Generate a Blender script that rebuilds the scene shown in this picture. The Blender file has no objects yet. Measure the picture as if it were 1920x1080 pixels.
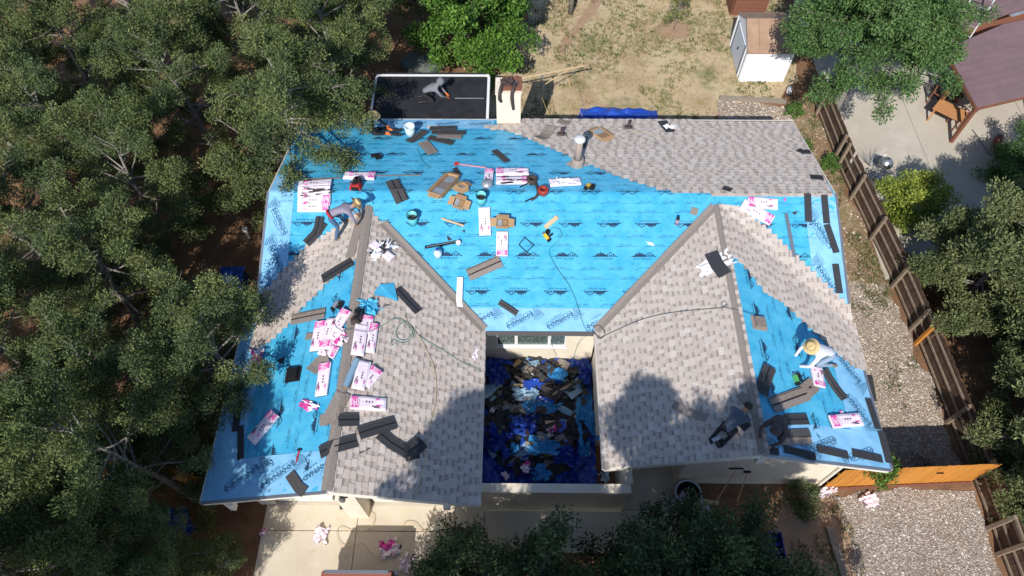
import bpy, bmesh, math, random
import numpy as np
from mathutils import Vector, Matrix, noise
from mathutils.geometry import tessellate_polygon

# ------------------------------------------------------------------ camera, sky, sun, exposure
random.seed(7); np.random.seed(7)
S = bpy.context.scene
COL = S.collection
CAM = Vector((0.0, -8.527, 20.403)); PITCH = math.radians(58.026); ROLL = math.radians(-0.373); YAW = math.radians(0.7775); FPX = 1306.56
_fw = Vector((0, math.cos(PITCH), -math.sin(PITCH))); _up = Vector((0, math.sin(PITCH), math.cos(PITCH))); _rt = Vector((1, 0, 0))
_Rz = Matrix.Rotation(YAW, 3, 'Z')
_fw = _Rz @ _fw; _up = _Rz @ _up; _rt = _Rz @ _rt
_rt, _up = _rt * math.cos(ROLL) + _up * math.sin(ROLL), _up * math.cos(ROLL) - _rt * math.sin(ROLL)
cd = bpy.data.cameras.new('camera'); cam = bpy.data.objects.new('camera', cd); COL.objects.link(cam)
cd.sensor_width = 36; cd.lens = FPX / 1920 * 36; cd.clip_start = 0.1; cd.clip_end = 2000
cam.matrix_world = Matrix(((_rt.x, _up.x, -_fw.x, CAM.x), (_rt.y, _up.y, -_fw.y, CAM.y), (_rt.z, _up.z, -_fw.z, CAM.z), (0, 0, 0, 1)))
S.camera = cam
SUN_EL = math.radians(41.5); SUN_AZ = math.radians(15)      # shadows run away from the camera, a little to the right
W = bpy.data.worlds.new('World'); S.world = W; W.use_nodes = True
nt = W.node_tree; nt.nodes.clear()
sky = nt.nodes.new('ShaderNodeTexSky'); sky.sky_type = 'NISHITA'; sky.sun_disc = False
sky.sun_elevation = SUN_EL; sky.sun_rotation = math.pi + SUN_AZ; sky.altitude = 1500
bg = nt.nodes.new('ShaderNodeBackground'); bg.inputs['Strength'].default_value = 0.14
wo = nt.nodes.new('ShaderNodeOutputWorld')
nt.links.new(sky.outputs[0], bg.inputs[0]); nt.links.new(bg.outputs[0], wo.inputs[0])
ld = bpy.data.lights.new('sun', 'SUN'); ld.energy = 4.5; ld.angle = math.radians(0.5); ld.color = (1.0, 0.955, 0.89)
lo = bpy.data.objects.new('sun', ld); COL.objects.link(lo)
SD = Vector((-math.sin(SUN_AZ) * math.cos(SUN_EL), -math.cos(SUN_AZ) * math.cos(SUN_EL), math.sin(SUN_EL)))
lo.rotation_euler = SD.to_track_quat('Z', 'Y').to_euler()
S.view_settings.view_transform = 'Standard'; S.view_settings.look = 'None'
S.view_settings.exposure = 0.22; S.view_settings.gamma = 1.0; S.view_settings.use_curve_mapping = False
S.render.engine = 'CYCLES'; S.cycles.max_bounces = 6; S.cycles.transparent_max_bounces = 8

# ------------------------------------------------------------------ house dimensions and the roof as a surface
ZE, ZR, SL = 3.176, 4.376, 0.3117          # eave and ridge height, slope
XL, XR, WL, WR = -7.721, 9.377, 3.333, 3.506
YR, YF, YB = 4.820, 0.970, 9.029
SB = (ZR - ZE) / (YB - YR)
YLF, YRF, EX = -4.0, -3.066, 0.162
XLR, XRR = XL + WL, XR - WR
CL, CR = XLR + WL + EX, XRR - WR - EX       # the courtyard's two eaves
ZL, ZRW = ZE + SL * WL, ZE + SL * WR
MXL = XL + 0.34                             # the main gable stands in from the wing's eave
def mf(x, y): return ZR - SL * (YR - y)
def mb(x, y): return ZR - SB * (y - YR)
def ll(x, y): return ZL - SL * (XLR - x)
def lr(x, y): return ZL - SL * (x - XLR)
def rl(x, y): return ZRW - SL * (XRR - x)
def rr(x, y): return ZRW - SL * (x - XRR)
def roof(x, y):
    h = -9
    if MXL <= x <= XR and YF - EX <= y <= YB: h = max(h, min(mf(x, y), mb(x, y)))
    if XL <= x <= CL and YLF <= y <= YF + WL: h = max(h, min(ll(x, y), lr(x, y)))
    if CR <= x <= XR and YRF <= y <= YF + WR: h = max(h, min(rl(x, y), rr(x, y)))
    return h if h > 0 else None
def surf(x, y):
    h = roof(x, y)
    return 0.0 if h is None else h
def ray(px, py):
    return (_fw + _rt * ((px - 960) / FPX) + _up * ((540 - py) / FPX))
def at(px, py, z=0.0):
    d = ray(px, py); t = (z - CAM.z) / d.z
    return CAM + d * t
def onp(px, py, f):                           # point of a roof plane
    d = ray(px, py); z = 3.6
    for _ in range(40):
        p = at(px, py, z); z = 0.5 * z + 0.5 * f(p.x, p.y)
    return at(px, py, z)
def hit(px, py):                              # first surface (roof or ground) along a sight line
    z = 4.6
    while z > 0:
        p = at(px, py, z)
        h = roof(p.x, p.y)
        if h is not None and h >= z: return Vector((p.x, p.y, h))
        z -= 0.01
    return at(px, py, 0)
def normal_at(p):
    e = 0.02; h = roof(p.x, p.y)
    if h is None or p.z < 0.5: return Vector((0, 0, 1))
    hx = roof(p.x + e, p.y) or h; hx0 = roof(p.x - e, p.y) or h; hy = roof(p.x, p.y + e) or h; hy0 = roof(p.x, p.y - e) or h
    return Vector(((hx0 - hx) / (2 * e), (hy0 - hy) / (2 * e), 1)).normalized()

# ------------------------------------------------------------------ materials
MATS = {}
def lin(c):
    if isinstance(c, str):
        c = c.lstrip('#'); c = [int(c[i:i + 2], 16) / 255 for i in (0, 2, 4)]
        return tuple(((v + 0.055) / 1.055) ** 2.4 if v > 0.04045 else v / 12.92 for v in c)
    return c
def mat(name, base, base2=None, rough=0.8, scale=6.0, bump=0.0, bscale=40.0, attr=False, metal=0.0, spec=0.3, trans=0.0, ramp=(0.35, 0.65), stretch=None, detail=6, alpha=1.0, tmix=0.0, bstretch=None):
    m = bpy.data.materials.new(name); m.use_nodes = True; t = m.node_tree; b = t.nodes['Principled BSDF']
    b.inputs['Roughness'].default_value = rough; b.inputs['Metallic'].default_value = metal
    b.inputs['Specular IOR Level'].default_value = spec
    tc = t.nodes.new('ShaderNodeTexCoord')
    def vec(st):
        if st is None: return tc.outputs['Object']
        mp = t.nodes.new('ShaderNodeMapping'); mp.inputs['Scale'].default_value = st
        t.links.new(tc.outputs['Object'], mp.inputs[0]); return mp.outputs[0]
    base = lin(base)
    col = None
    if base2 is not None:
        n = t.nodes.new('ShaderNodeTexNoise'); n.inputs['Scale'].default_value = scale; n.inputs['Detail'].default_value = detail; n.inputs['Roughness'].default_value = 0.6
        t.links.new(vec(stretch), n.inputs['Vector'])
        r = t.nodes.new('ShaderNodeValToRGB'); r.color_ramp.elements[0].position, r.color_ramp.elements[1].position = ramp
        r.color_ramp.elements[0].color = (*base, 1); r.color_ramp.elements[1].color = (*lin(base2), 1)
        t.links.new(n.outputs['Fac'], r.inputs[0]); col = r.outputs[0]
    if attr:
        a = t.nodes.new('ShaderNodeAttribute'); a.attribute_name = 'Col'
        if col is None: col = a.outputs['Color']
        else:
            mx = t.nodes.new('ShaderNodeMix'); mx.data_type = 'RGBA'; mx.blend_type = 'MULTIPLY'; mx.inputs[0].default_value = 1
            t.links.new(col, mx.inputs[6]); t.links.new(a.outputs['Color'], mx.inputs[7]); col = mx.outputs[2]
    if col is None: b.inputs['Base Color'].default_value = (*base, 1)
    else: t.links.new(col, b.inputs['Base Color'])
    if bump:
        n2 = t.nodes.new('ShaderNodeTexNoise'); n2.inputs['Scale'].default_value = bscale; n2.inputs['Detail'].default_value = 5
        t.links.new(vec(bstretch), n2.inputs['Vector'])
        bp = t.nodes.new('ShaderNodeBump'); bp.inputs['Strength'].default_value = bump; bp.inputs['Distance'].default_value = 0.02
        t.links.new(n2.outputs['Fac'], bp.inputs['Height']); t.links.new(bp.outputs[0], b.inputs['Normal'])
    if tmix:
        tr = t.nodes.new('ShaderNodeBsdfTranslucent'); ms = t.nodes.new('ShaderNodeMixShader'); ms.inputs[0].default_value = tmix
        if col is not None: t.links.new(col, tr.inputs[0])
        else: tr.inputs[0].default_value = (*base, 1)
        out = t.nodes['Material Output']; t.links.new(b.outputs[0], ms.inputs[1]); t.links.new(tr.outputs[0], ms.inputs[2]); t.links.new(ms.outputs[0], out.inputs[0])
    if trans:
        b.inputs['Transmission Weight'].default_value = trans
    MATS[name] = m
    return m
def layered(name, layers, rough=0.95, bump=0.5, bscale=30):
    """ground: base colour, then (colour, noise scale, low, high) patches laid over it"""
    m = bpy.data.materials.new(name); m.use_nodes = True; t = m.node_tree; b = t.nodes['Principled BSDF']; b.inputs['Roughness'].default_value = rough; b.inputs['Specular IOR Level'].default_value = 0.15
    tc = t.nodes.new('ShaderNodeTexCoord'); cur = None
    for i, (c, sc, lo_, hi_) in enumerate(layers):
        if cur is None:
            rgb = t.nodes.new('ShaderNodeRGB'); rgb.outputs[0].default_value = (*lin(c), 1); cur = rgb.outputs[0]; continue
        mp = t.nodes.new('ShaderNodeMapping'); mp.inputs['Location'].default_value = (i * 13.7, i * 7.3, i * 3.1); t.links.new(tc.outputs['Object'], mp.inputs[0])
        n = t.nodes.new('ShaderNodeTexNoise'); n.inputs['Scale'].default_value = sc; n.inputs['Detail'].default_value = 9; n.inputs['Roughness'].default_value = 0.68; t.links.new(mp.outputs[0], n.inputs['Vector'])
        mr = t.nodes.new('ShaderNodeMapRange'); mr.inputs[1].default_value = lo_; mr.inputs[2].default_value = hi_; t.links.new(n.outputs['Fac'], mr.inputs[0])
        mx = t.nodes.new('ShaderNodeMix'); mx.data_type = 'RGBA'; t.links.new(mr.outputs[0], mx.inputs[0]); t.links.new(cur, mx.inputs[6]); mx.inputs[7].default_value = (*lin(c), 1); cur = mx.outputs[2]
    t.links.new(cur, b.inputs['Base Color'])
    n2 = t.nodes.new('ShaderNodeTexNoise'); n2.inputs['Scale'].default_value = bscale; n2.inputs['Detail'].default_value = 8; t.links.new(tc.outputs['Object'], n2.inputs['Vector'])
    bp = t.nodes.new('ShaderNodeBump'); bp.inputs['Strength'].default_value = bump; bp.inputs['Distance'].default_value = 0.06
    t.links.new(n2.outputs['Fac'], bp.inputs['Height']); t.links.new(bp.outputs[0], b.inputs['Normal'])
    MATS[name] = m; return m

M = MATS
layered('dirt', [((.205, .112, .062), 0, 0, 0), ((.27, .16, .092), 0.6, .45, .65), ((.10, .062, .040), 2.2, .52, .72), ((.30, .22, .15), 9, .56, .75), ((.07, .045, .03), 26, .6, .75)])
layered('lawn', [((.50, .385, .245), 0, 0, 0), ((.40, .275, .175), 0.5, .47, .64), ((.53, .43, .27), 1.2, .46, .68), ((.27, .235, .10), 1.6, .52, .68), ((.115, .15, .05), 0.62, .55, .70), ((.095, .12, .042), 3.5, .60, .72), ((.62, .54, .39), 16, .58, .72), ((.17, .125, .065), 24, .60, .72)])
layered('bare_soil', [((.37, .25, .165), 0, 0, 0), ((.30, .19, .12), 1.5, .5, .7), ((.45, .33, .23), 9, .55, .75), ((.2, .13, .08), 24, .6, .75)])
layered('side_earth', [((.25, .165, .10), 0, 0, 0), ((.30, .22, .13), 0.9, .45, .6), ((.17, .16, .06), 1.5, .55, .70), ((.13, .085, .05), 5, .55, .7), ((.42, .34, .25), 22, .60, .72)])
layered('gravel_bed', [((.31, .24, .185), 0, 0, 0), ((.25, .175, .12), 0.8, .48, .64), ((.46, .42, .38), 14, .50, .64), ((.12, .10, .085), 18, .54, .68), ((.60, .57, .53), 30, .58, .7)], bump=0.9, bscale=26)
layered('concrete', [((.63, .555, .44), 0, 0, 0), ((.56, .48, .365), 0.5, .42, .65), ((.68, .61, .50), 1.4, .5, .72), ((.46, .37, .265), 3.2, .60, .78), ((.42, .37, .31), 30, .55, .75)], bump=0.12, bscale=60, rough=0.85)
layered('concrete_grey', [((.50, .455, .38), 0, 0, 0), ((.44, .395, .325), 0.35, .42, .65), ((.55, .505, .43), 0.9, .5, .72), ((.40, .355, .285), 2.6, .60, .80), ((.45, .41, .35), 30, .55, .75)], bump=0.10, bscale=60, rough=0.85)
mat('stone', (.5, .5, .5), attr=True, rough=0.9)
mat('stucco', (.78, .70, .575), (.70, .62, .50), rough=0.95, scale=2.0, bump=0.35, bscale=90)
mat('white_trim', (.80, .76, .69), (.72, .68, .60), rough=0.6, scale=4)
mat('deck_wood', (.30, .20, .12), rough=0.9)
mat('fascia_dark', (.12, .115, .115), rough=0.55)
mat('underlay', '#3aa3ce', '#5fbcdd', rough=0.38, scale=2.6, spec=0.45, bump=0.5, bscale=5, bstretch=(0.7, 1.6, 1), ramp=(.3,.75))
mat('underlay_pale', '#78b4dc', '#8fc6e8', rough=0.42, scale=2.2, spec=0.4, bump=0.4, bscale=5)
mat('print_ink', (.018, .05, .105), rough=0.6)
mat('print_ink_soft', (.02, .085, .17), rough=0.6)
mat('print_pale', '#79b6dd', rough=0.5)
mat('shingle', (1, 1, 1), (.80, .78, .77), attr=True, rough=0.95, scale=55, spec=0.12, bump=0.5, bscale=160)
mat('ridge_grain', (.31, .27, .24), (.22, .19, .17), rough=0.95, scale=35, bump=0.4, bscale=160, spec=0.1)
mat('asphalt_back', (.052, .053, .060), (.034, .035, .040), rough=0.72, scale=26, bump=0.3, bscale=120, spec=0.25)
mat('asphalt_grey', (.085, .083, .085), (.06, .058, .058), rough=0.8, scale=26, bump=0.3, bscale=120, spec=0.2)
mat('asphalt_taupe', (.30, .25, .215), (.20, .165, .14), rough=0.95, scale=22, bump=0.4, bscale=150, spec=0.1)
mat('seam_black', (.012, .012, .014), rough=0.4)
mat('membrane', (.016, .017, .021), (.028, .029, .034), rough=0.75, scale=3.0, bump=0.25, bscale=100)
mat('wrap', (.80, .68, .76), (.86, .76, .82), rough=0.38, scale=5, bump=0.35, bscale=9)
mat('wrap_pink', (.78, .10, .42), (.70, .08, .36), rough=0.4, scale=6)
mat('wrap_mark', (.10, .06, .09), rough=0.5)
mat('paper_white', (.84, .82, .84), rough=0.6, bump=0.2, bscale=12)
mat('cardboard', (.46, .29, .155), (.40, .25, .13), rough=0.9, scale=4)
mat('cardboard_in', (.30, .19, .10), rough=0.9)
mat('black_plastic', (.016, .016, .018), rough=0.4)
mat('grey_metal', (.45, .46, .48), rough=0.35, metal=0.8)
mat('white_paint', (.80, .80, .79), (.74, .74, .74), rough=0.5, scale=3)
mat('galv_white', (.66, .66, .64), (.58, .58, .57), rough=0.5, scale=6)
mat('galv', (.55, .56, .57), (.40, .42, .44), rough=0.4, metal=0.6, scale=3)
mat('pipe_brown', (.36, .30, .255), (.30, .245, .20), rough=0.7, scale=10)
mat('red_cloth', (.42, .03, .03), rough=0.8)
mat('pink_tool', (.60, .30, .36), rough=0.5)
mat('yellow_tool', (.75, .48, .04), rough=0.45)
mat('green_tool', (.10, .42, .12), rough=0.45)
mat('teal_plastic', (.12, .52, .55), rough=0.4)
mat('orange_glove', (.72, .20, .045), rough=0.7)
mat('hose_green', (.05, .22, .17), rough=0.5)
mat('hose_black', (.03, .055, .07), rough=0.5)
mat('rope_yellow', (.52, .38, .14), rough=0.8)
mat('wood_pale', (.66, .50, .31), (.56, .40, .23), rough=0.8, scale=3, stretch=(1, 14, 14))
mat('wood_grey', (.32, .275, .225), (.22, .18, .14), rough=0.95, scale=3, stretch=(14, 3, 3))
mat('fence_board', (.075, .045, .030), (.125, .08, .055), rough=0.95, scale=3, stretch=(8, 8, 1), attr=True)
mat('fence_rail', (.29, .225, .165), (.20, .15, .11), rough=0.95, scale=6)
mat('fence_orange', (.58, .245, .045), (.48, .19, .032), rough=0.75, scale=2.5, stretch=(9, 9, 1), attr=True)
mat('tarp_blue', (.012, .055, .36), (.02, .085, .46), rough=0.38, scale=2, bump=0.6, bscale=6, spec=0.45)
mat('underlay_shaded', '#256fa6', '#3583ba', rough=0.55, scale=4, bump=0.5, bscale=6)  # underlayment blue for the courtyard scraps, with the shade put into the colour
mat('tarp_navy', (.010, .035, .23), (.018, .06, .34), rough=0.36, scale=2, bump=0.8, bscale=5, spec=0.45)
mat('debris_black', (.03, .028, .027), (.06, .052, .048), rough=0.85, scale=9, attr=False)
mat('brick_red', (.24, .10, .065), (.17, .07, .045), rough=0.95, scale=12)
mat('hut_roof', (.40, .27, .185), (.31, .20, .135), rough=0.85, scale=2.2)
mat('hut_white', (.78, .80, .83), rough=0.45)
mat('hut_blue', (.60, .65, .72), rough=0.5)
mat('nbr_roof', (.205, .135, .145), (.175, .115, .125), rough=0.9, scale=1.5, bump=0.3, bscale=60)
mat('nbr_seam', (.165, .108, .118), rough=0.9)
mat('nbr_trim', (.15, .07, .052), rough=0.8)
mat('brown_paint', (.23, .095, .055), (.18, .075, .045), rough=0.7, scale=6)
mat('table_wood', (.52, .26, .11), (.42, .20, .085), rough=0.6, scale=4, stretch=(1, 8, 1))
mat('bark', (.20, .165, .135), (.12, .095, .075), rough=0.95, scale=10, bump=0.7, bscale=30)
mat('bark_grey', (.29, .265, .24), (.18, .16, .14), rough=0.95, scale=10, bump=0.7, bscale=24)
mat('leaf', (.5, .5, .5), attr=True, rough=0.55, spec=0.25, tmix=0.22)
mat('needle', (.5, .5, .5), attr=True, rough=0.65, spec=0.2, tmix=0.10)
mat('glass', (.05, .075, .07), (.16, .20, .19), rough=0.06, spec=0.6, scale=14, ramp=(.45, .6))
mat('skin', (.36, .185, .115), rough=0.55)
mat('straw', (.66, .49, .25), (.56, .40, .19), rough=0.9, scale=30, stretch=(1, 1, 3))
mat('dark_red', (.30, .04, .03), rough=0.35)
mat('car_paint', (.30, .105, .075), rough=0.28, spec=0.5)
mat('tyre', (.02, .02, .02), rough=0.9)
mat('blue_bin', (.015, .05, .25), rough=0.45)
mat('brown_cloth', (.075, .055, .052), (.05, .037, .035), rough=0.95, scale=6)
mat('clear_plastic', (.60, .74, .80), rough=0.25, spec=0.5)
mat('roll_blue', (.20, .34, .46), (.26, .40, .52), rough=0.5, scale=5)
mat('hex_slab', (.17, .19, .175), (.13, .15, .135), rough=0.9, scale=5)
mat('flower_white', (.8, .8, .7), rough=0.8)

# ------------------------------------------------------------------ mesh helpers
class MB:
    def __init__(s): s.v = []; s.f = []; s.m = []; s.c = []
    def face(s, pts, m=0, c=(1, 1, 1)):
        i = len(s.v); s.v += [tuple(p) for p in pts]; s.f.append(tuple(range(i, i + len(pts)))); s.m.append(m); s.c.append(c)
    def hexa(s, p, m=0, c=(1, 1, 1), mtop=None):         # p: 4 bottom + 4 top corners, ccw
        i = len(s.v); s.v += [tuple(q) for q in p]
        for k, f in enumerate(((3, 2, 1, 0), (4, 5, 6, 7), (0, 1, 5, 4), (1, 2, 6, 5), (2, 3, 7, 6), (3, 0, 4, 7))):
            s.f.append(tuple(i + q for q in f)); s.m.append(mtop if (k == 1 and mtop is not None) else m); s.c.append(c)
    def box(s, x0, x1, y0, y1, z0, z1, m=0, c=(1, 1, 1), mtop=None):
        s.hexa([(x0, y0, z0), (x1, y0, z0), (x1, y1, z0), (x0, y1, z0), (x0, y0, z1), (x1, y0, z1), (x1, y1, z1), (x0, y1, z1)], m, c, mtop)
    def obox(s, o, ux, uy, uz, lx, ly, lz, m=0, c=(1, 1, 1)):     # oriented box, o = centre of its bottom
        o, ux, uy, uz = Vector(o), Vector(ux).normalized(), Vector(uy).normalized(), Vector(uz).normalized()
        a = [o + ux * (sx * lx / 2) + uy * (sy * ly / 2) for sx, sy in ((-1, -1), (1, -1), (1, 1), (-1, 1))]
        s.hexa(a + [q + uz * lz for q in a], m, c)
    def bar(s, a, b, w, h, m=0, c=(1, 1, 1), up=(0, 0, 1)):       # beam from a to b
        a, b = Vector(a), Vector(b); d = (b - a).normalized(); u = Vector(up)
        if abs(d.dot(u)) > 0.95: u = Vector((0, 1, 0))
        sx = d.cross(u).normalized(); sz = sx.cross(d).normalized()
        q = [a - sx * w / 2 - sz * h / 2, a + sx * w / 2 - sz * h / 2, a + sx * w / 2 + sz * h / 2, a - sx * w / 2 + sz * h / 2]
        s.hexa(q + [p + (b - a) for p in q], m, c)
    def tube(s, pts, r, n=8, m=0, c=(1, 1, 1), cap=True):
        pts = [Vector(p) for p in pts]; rr_ = r if isinstance(r, (list, tuple)) else [r] * len(pts)
        i0 = len(s.v); prev = None
        for k, p in enumerate(pts):
            d = (pts[min(k + 1, len(pts) - 1)] - pts[max(k - 1, 0)])
            d = d.normalized() if d.length > 1e-9 else Vector((0, 0, 1))
            u = prev if prev is not None else (Vector((0, 0, 1)) if abs(d.z) < 0.9 else Vector((1, 0, 0)))
            a = d.cross(u)
            if a.length < 1e-6: a = d.orthogonal()
            a.normalize(); b = a.cross(d).normalized(); prev = b
            for j in range(n):
                t = 2 * math.pi * j / n; s.v.append(tuple(p + (a * math.cos(t) + b * math.sin(t)) * rr_[k]))
        for k in range(len(pts) - 1):
            for j in range(n):
                s.f.append((i0 + k * n + j, i0 + k * n + (j + 1) % n, i0 + (k + 1) * n + (j + 1) % n, i0 + (k + 1) * n + j)); s.m.append(m); s.c.append(c)
        if cap:
            s.f.append(tuple(i0 + j for j in range(n))[::-1]); s.m.append(m); s.c.append(c)
            e = i0 + (len(pts) - 1) * n; s.f.append(tuple(e + j for j in range(n))); s.m.append(m); s.c.append(c)
    def lathe(s, prof, n=16, o=(0, 0, 0), m=0, c=(1, 1, 1)):
        i0 = len(s.v)
        for r, z in prof:
            for j in range(n):
                t = 2 * math.pi * j / n; s.v.append((o[0] + r * math.cos(t), o[1] + r * math.sin(t), o[2] + z))
        for k in range(len(prof) - 1):
            for j in range(n):
                s.f.append((i0 + k * n + j, i0 + k * n + (j + 1) % n, i0 + (k + 1) * n + (j + 1) % n, i0 + (k + 1) * n + j)); s.m.append(m); s.c.append(c)
    def slab(s, poly, fz, th, m=0, mside=None):          # plan polygon (ccw) on a height function, th thick downwards
        top = [(x, y, fz(x, y)) for x, y in poly]; bot = [(x, y, z - th) for x, y, z in top]
        s.face(top, m); s.face(bot[::-1], m)
        for k in range(len(poly)):
            j = (k + 1) % len(poly); s.face([bot[k], bot[j], top[j], top[k]], m if mside is None else mside)
    def grid(s, fn, nu, nv, m=0, c=(1, 1, 1)):
        i0 = len(s.v)
        for j in range(nv + 1):
            for i in range(nu + 1): s.v.append(tuple(fn(i / nu, j / nv)))
        for j in range(nv):
            for i in range(nu):
                a = i0 + j * (nu + 1) + i; s.f.append((a, a + 1, a + nu + 2, a + nu + 1)); s.m.append(m); s.c.append(c)
    def mesh(s, name, mats, smooth=False, col=True):
        me = bpy.data.meshes.new(name); me.from_pydata(s.v, [], s.f)
        for mm in mats: me.materials.append(MATS[mm])
        me.polygons.foreach_set('material_index', s.m)
        if smooth: me.polygons.foreach_set('use_smooth', [True] * len(s.f))
        if any(tuple(c) != (1, 1, 1) for c in s.c) or any('Col' == n.attribute_name for mm in mats for n in MATS[mm].node_tree.nodes if n.type == 'ATTRIBUTE'):
            a = me.color_attributes.new('Col', 'FLOAT_COLOR', 'CORNER')
            tot = np.fromiter((len(f) for f in s.f), int, len(s.f))
            arr = np.repeat(np.array(s.c, float).reshape(-1, 3), tot, axis=0); arr = np.c_[arr, np.ones(len(arr))]
            a.data.foreach_set('color', arr.astype(np.float32).ravel())
        me.update(); return me
ORG = {}
def link(o, parent=None, world=None):
    COL.objects.link(o)
    if parent is not None: o.parent = parent
    return o
def thing(name, label, cat, loc=(0, 0, 0), group=None, mw=None):
    o = bpy.data.objects.new(name, None); o.empty_display_size = 0.2; COL.objects.link(o)
    if mw is not None: o.matrix_world = mw
    else: o.location = loc
    o['label'] = label; o['category'] = cat
    if group: o['group'] = group
    ORG[o.name] = Vector(loc) if mw is None else None
    return o
def part(name, mb, mats, parent=None, smooth=False, kind=None, label=None, world=True):
    """one mesh object; world=True: its vertices are world coordinates, shifted to the parent's base"""
    if isinstance(mats, str): mats = [mats]
    org = Vector((0, 0, 0))
    if parent is not None and world: org = ORG.get(parent.name) or Vector((0, 0, 0))
    if isinstance(mb, MB):
        if org.length: mb.v = [(x - org.x, y - org.y, z - org.z) for x, y, z in mb.v]
        me = mb.mesh(name, mats, smooth)
    else: me = mb
    o = bpy.data.objects.new(name, me); COL.objects.link(o)
    if parent is not None: o.parent = parent
    ORG[o.name] = org
    if kind: o['kind'] = kind
    if label: o['label'] = label
    return o
def tag(o, label, cat, group=None, kind=None):
    if label: o['label'] = label
    if cat: o['category'] = cat
    if group: o['group'] = group
    if kind: o['kind'] = kind
    return o
def solo(name, mb, mats, label, cat, group=None, smooth=False, mw=None):
    o = part(name, mb, mats, None, smooth); tag(o, label, cat, group)
    if mw is not None: o.matrix_world = mw
    return o
def struct(name, mb, mats, smooth=False):
    o = part(name, mb, mats, None, smooth); o['kind'] = 'structure'; return o
def rnd(a, b): return random.uniform(a, b)
def frame(p1, p2, lift=0.02, L=None):
    """matrix lying on the roof or ground from p1 to p2 (points of the surface); returns matrix and length"""
    d = p2 - p1; mid = (p1 + p2) / 2; mid.z = surf(mid.x, mid.y) if mid.z > 0.5 else 0.0
    n = normal_at(mid); x = (d - n * d.dot(n)).normalized(); y = n.cross(x)
    o = mid + n * lift
    return Matrix(((x.x, y.x, n.x, o.x), (x.y, y.y, n.y, o.y), (x.z, y.z, n.z, o.z), (0, 0, 0, 1))), d.length
def pxframe(a, b, lift=0.02): return frame(hit(*a), hit(*b), lift)
def text2d(s, size, offset=0.0):
    cu = bpy.data.curves.new('t', 'FONT'); cu.body = s; cu.size = size; cu.align_x = 'CENTER'; cu.align_y = 'CENTER'; cu.offset = offset; cu.resolution_u = 1
    o = bpy.data.objects.new('t', cu); COL.objects.link(o); dg = bpy.context.evaluated_depsgraph_get(); dg.update()
    me = bpy.data.meshes.new_from_object(o.evaluated_get(dg)); v = [(q.co.x, q.co.y) for q in me.vertices]; f = [tuple(p.vertices) for p in me.polygons]
    bpy.data.objects.remove(o); bpy.data.curves.remove(cu); bpy.data.meshes.remove(me)
    return v, f
def catmull(P, n=8):
    P = [Vector(p) for p in P]; out = []
    for i in range(len(P) - 1):
        p0, p1, p2, p3 = P[max(i - 1, 0)], P[i], P[i + 1], P[min(i + 2, len(P) - 1)]
        for k in range(n):
            t = k / n; out.append(0.5 * ((2 * p1) + (p2 - p0) * t + (2 * p0 - 5 * p1 + 4 * p2 - p3) * t * t + (3 * p1 - p0 - 3 * p2 + p3) * t ** 3))
    out.append(P[-1]); return out
def inpoly(x, y, P):
    c = False; j = len(P) - 1
    for i in range(len(P)):
        if (P[i][1] > y) != (P[j][1] > y) and x < (P[j][0] - P[i][0]) * (y - P[i][1]) / (P[j][1] - P[i][1]) + P[i][0]: c = not c
        j = i
    return c

# ------------------------------------------------------------------ ground
g = MB()
NG = 60
def gz(u, v):
    x = (u - .5) * 400; y = (v - .5) * 400
    d = max(0, math.hypot(x, y) - 45); return (x, y, -0.0 + 0.02 * d * noise.noise(Vector((x * .02, y * .02, 3))))
g.grid(gz, NG, NG); struct('ground', g, 'dirt', True)
def zone(name, pts, z, m, jit=0.12, step=0.5, seed=0):
    P = [Vector((p[0], p[1], 0)) for p in pts]; Q = []
    for i in range(len(P)):
        a, b = P[i], P[(i + 1) % len(P)]; n = max(1, int((b - a).length / step)) if jit else 1
        for k in range(n):
            p = a.lerp(b, k / n)
            if jit:
                p = p + Vector((noise.noise(p * 1.1 + Vector((seed, 0, 0))), noise.noise(p * 1.1 + Vector((0, seed + 9, 5))), 0)) * jit * 2.0
                p = p + Vector((noise.noise(p * 4 + Vector((seed, 3, 0))), noise.noise(p * 4 + Vector((7, seed + 9, 5))), 0)) * jit * 0.8
            Q.append(Vector((p.x, p.y, z)))
    mb = MB(); mb.v = [tuple(q) for q in Q]
    for t in tessellate_polygon([Q]): 
        a, b, c = (Q[i] for i in t)
        if (b - a).cross(c - a).z < 0: t = (t[0], t[2], t[1])
        mb.f.append(tuple(t)); mb.m.append(0); mb.c.append((1, 1, 1))
    return struct(name, mb, m), [(q.x, q.y) for q in Q]
def gpx(*pts): return [tuple(at(x, y))[:2] for x, y in pts]
_, LAWN = zone('lawn', [(-2.6, 9.0), (8.2, 9.2), (8.3, 13.4), (11.0, 13.6), (12.0, 15), (12.2, 24), (1.6, 25), (0.3, 19.0), (-0.6, 15.5), (-1.6, 12.4)], 0.004, 'lawn', 0.3, 0.5, 1)
zone('bare_path', gpx((1040, 98), (1062, 100), (1085, 60), (1118, 25), (1135, -10), (1110, -10), (1098, 22), (1066, 60)), 0.008, 'bare_soil', 0.10, 0.3, 4)
zone('bare_ring', [(6.94 + 0.75 * math.cos(t * .314), 17.9 + .62 * math.sin(t * .314)) for t in range(20)], 0.008, 'bare_soil', 0.06, 0.3, 5)
_, PEB = zone('pebble_strip', [(8.1, 9.3), (11.0, 9.3), (11.2, 13.1), (8.2, 13.4)], 0.008, 'gravel_bed', 0.12, 0.4, 3)
_, SIDE = zone('side_strip', [(9.0, 3.2), (13.0, 3.2), (12.5, 8), (12.2, 13.4), (11.3, 13.4), (10.2, 10), (9.2, 9.2)], 0.006, 'side_earth', 0.2, 0.5, 2)
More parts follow.
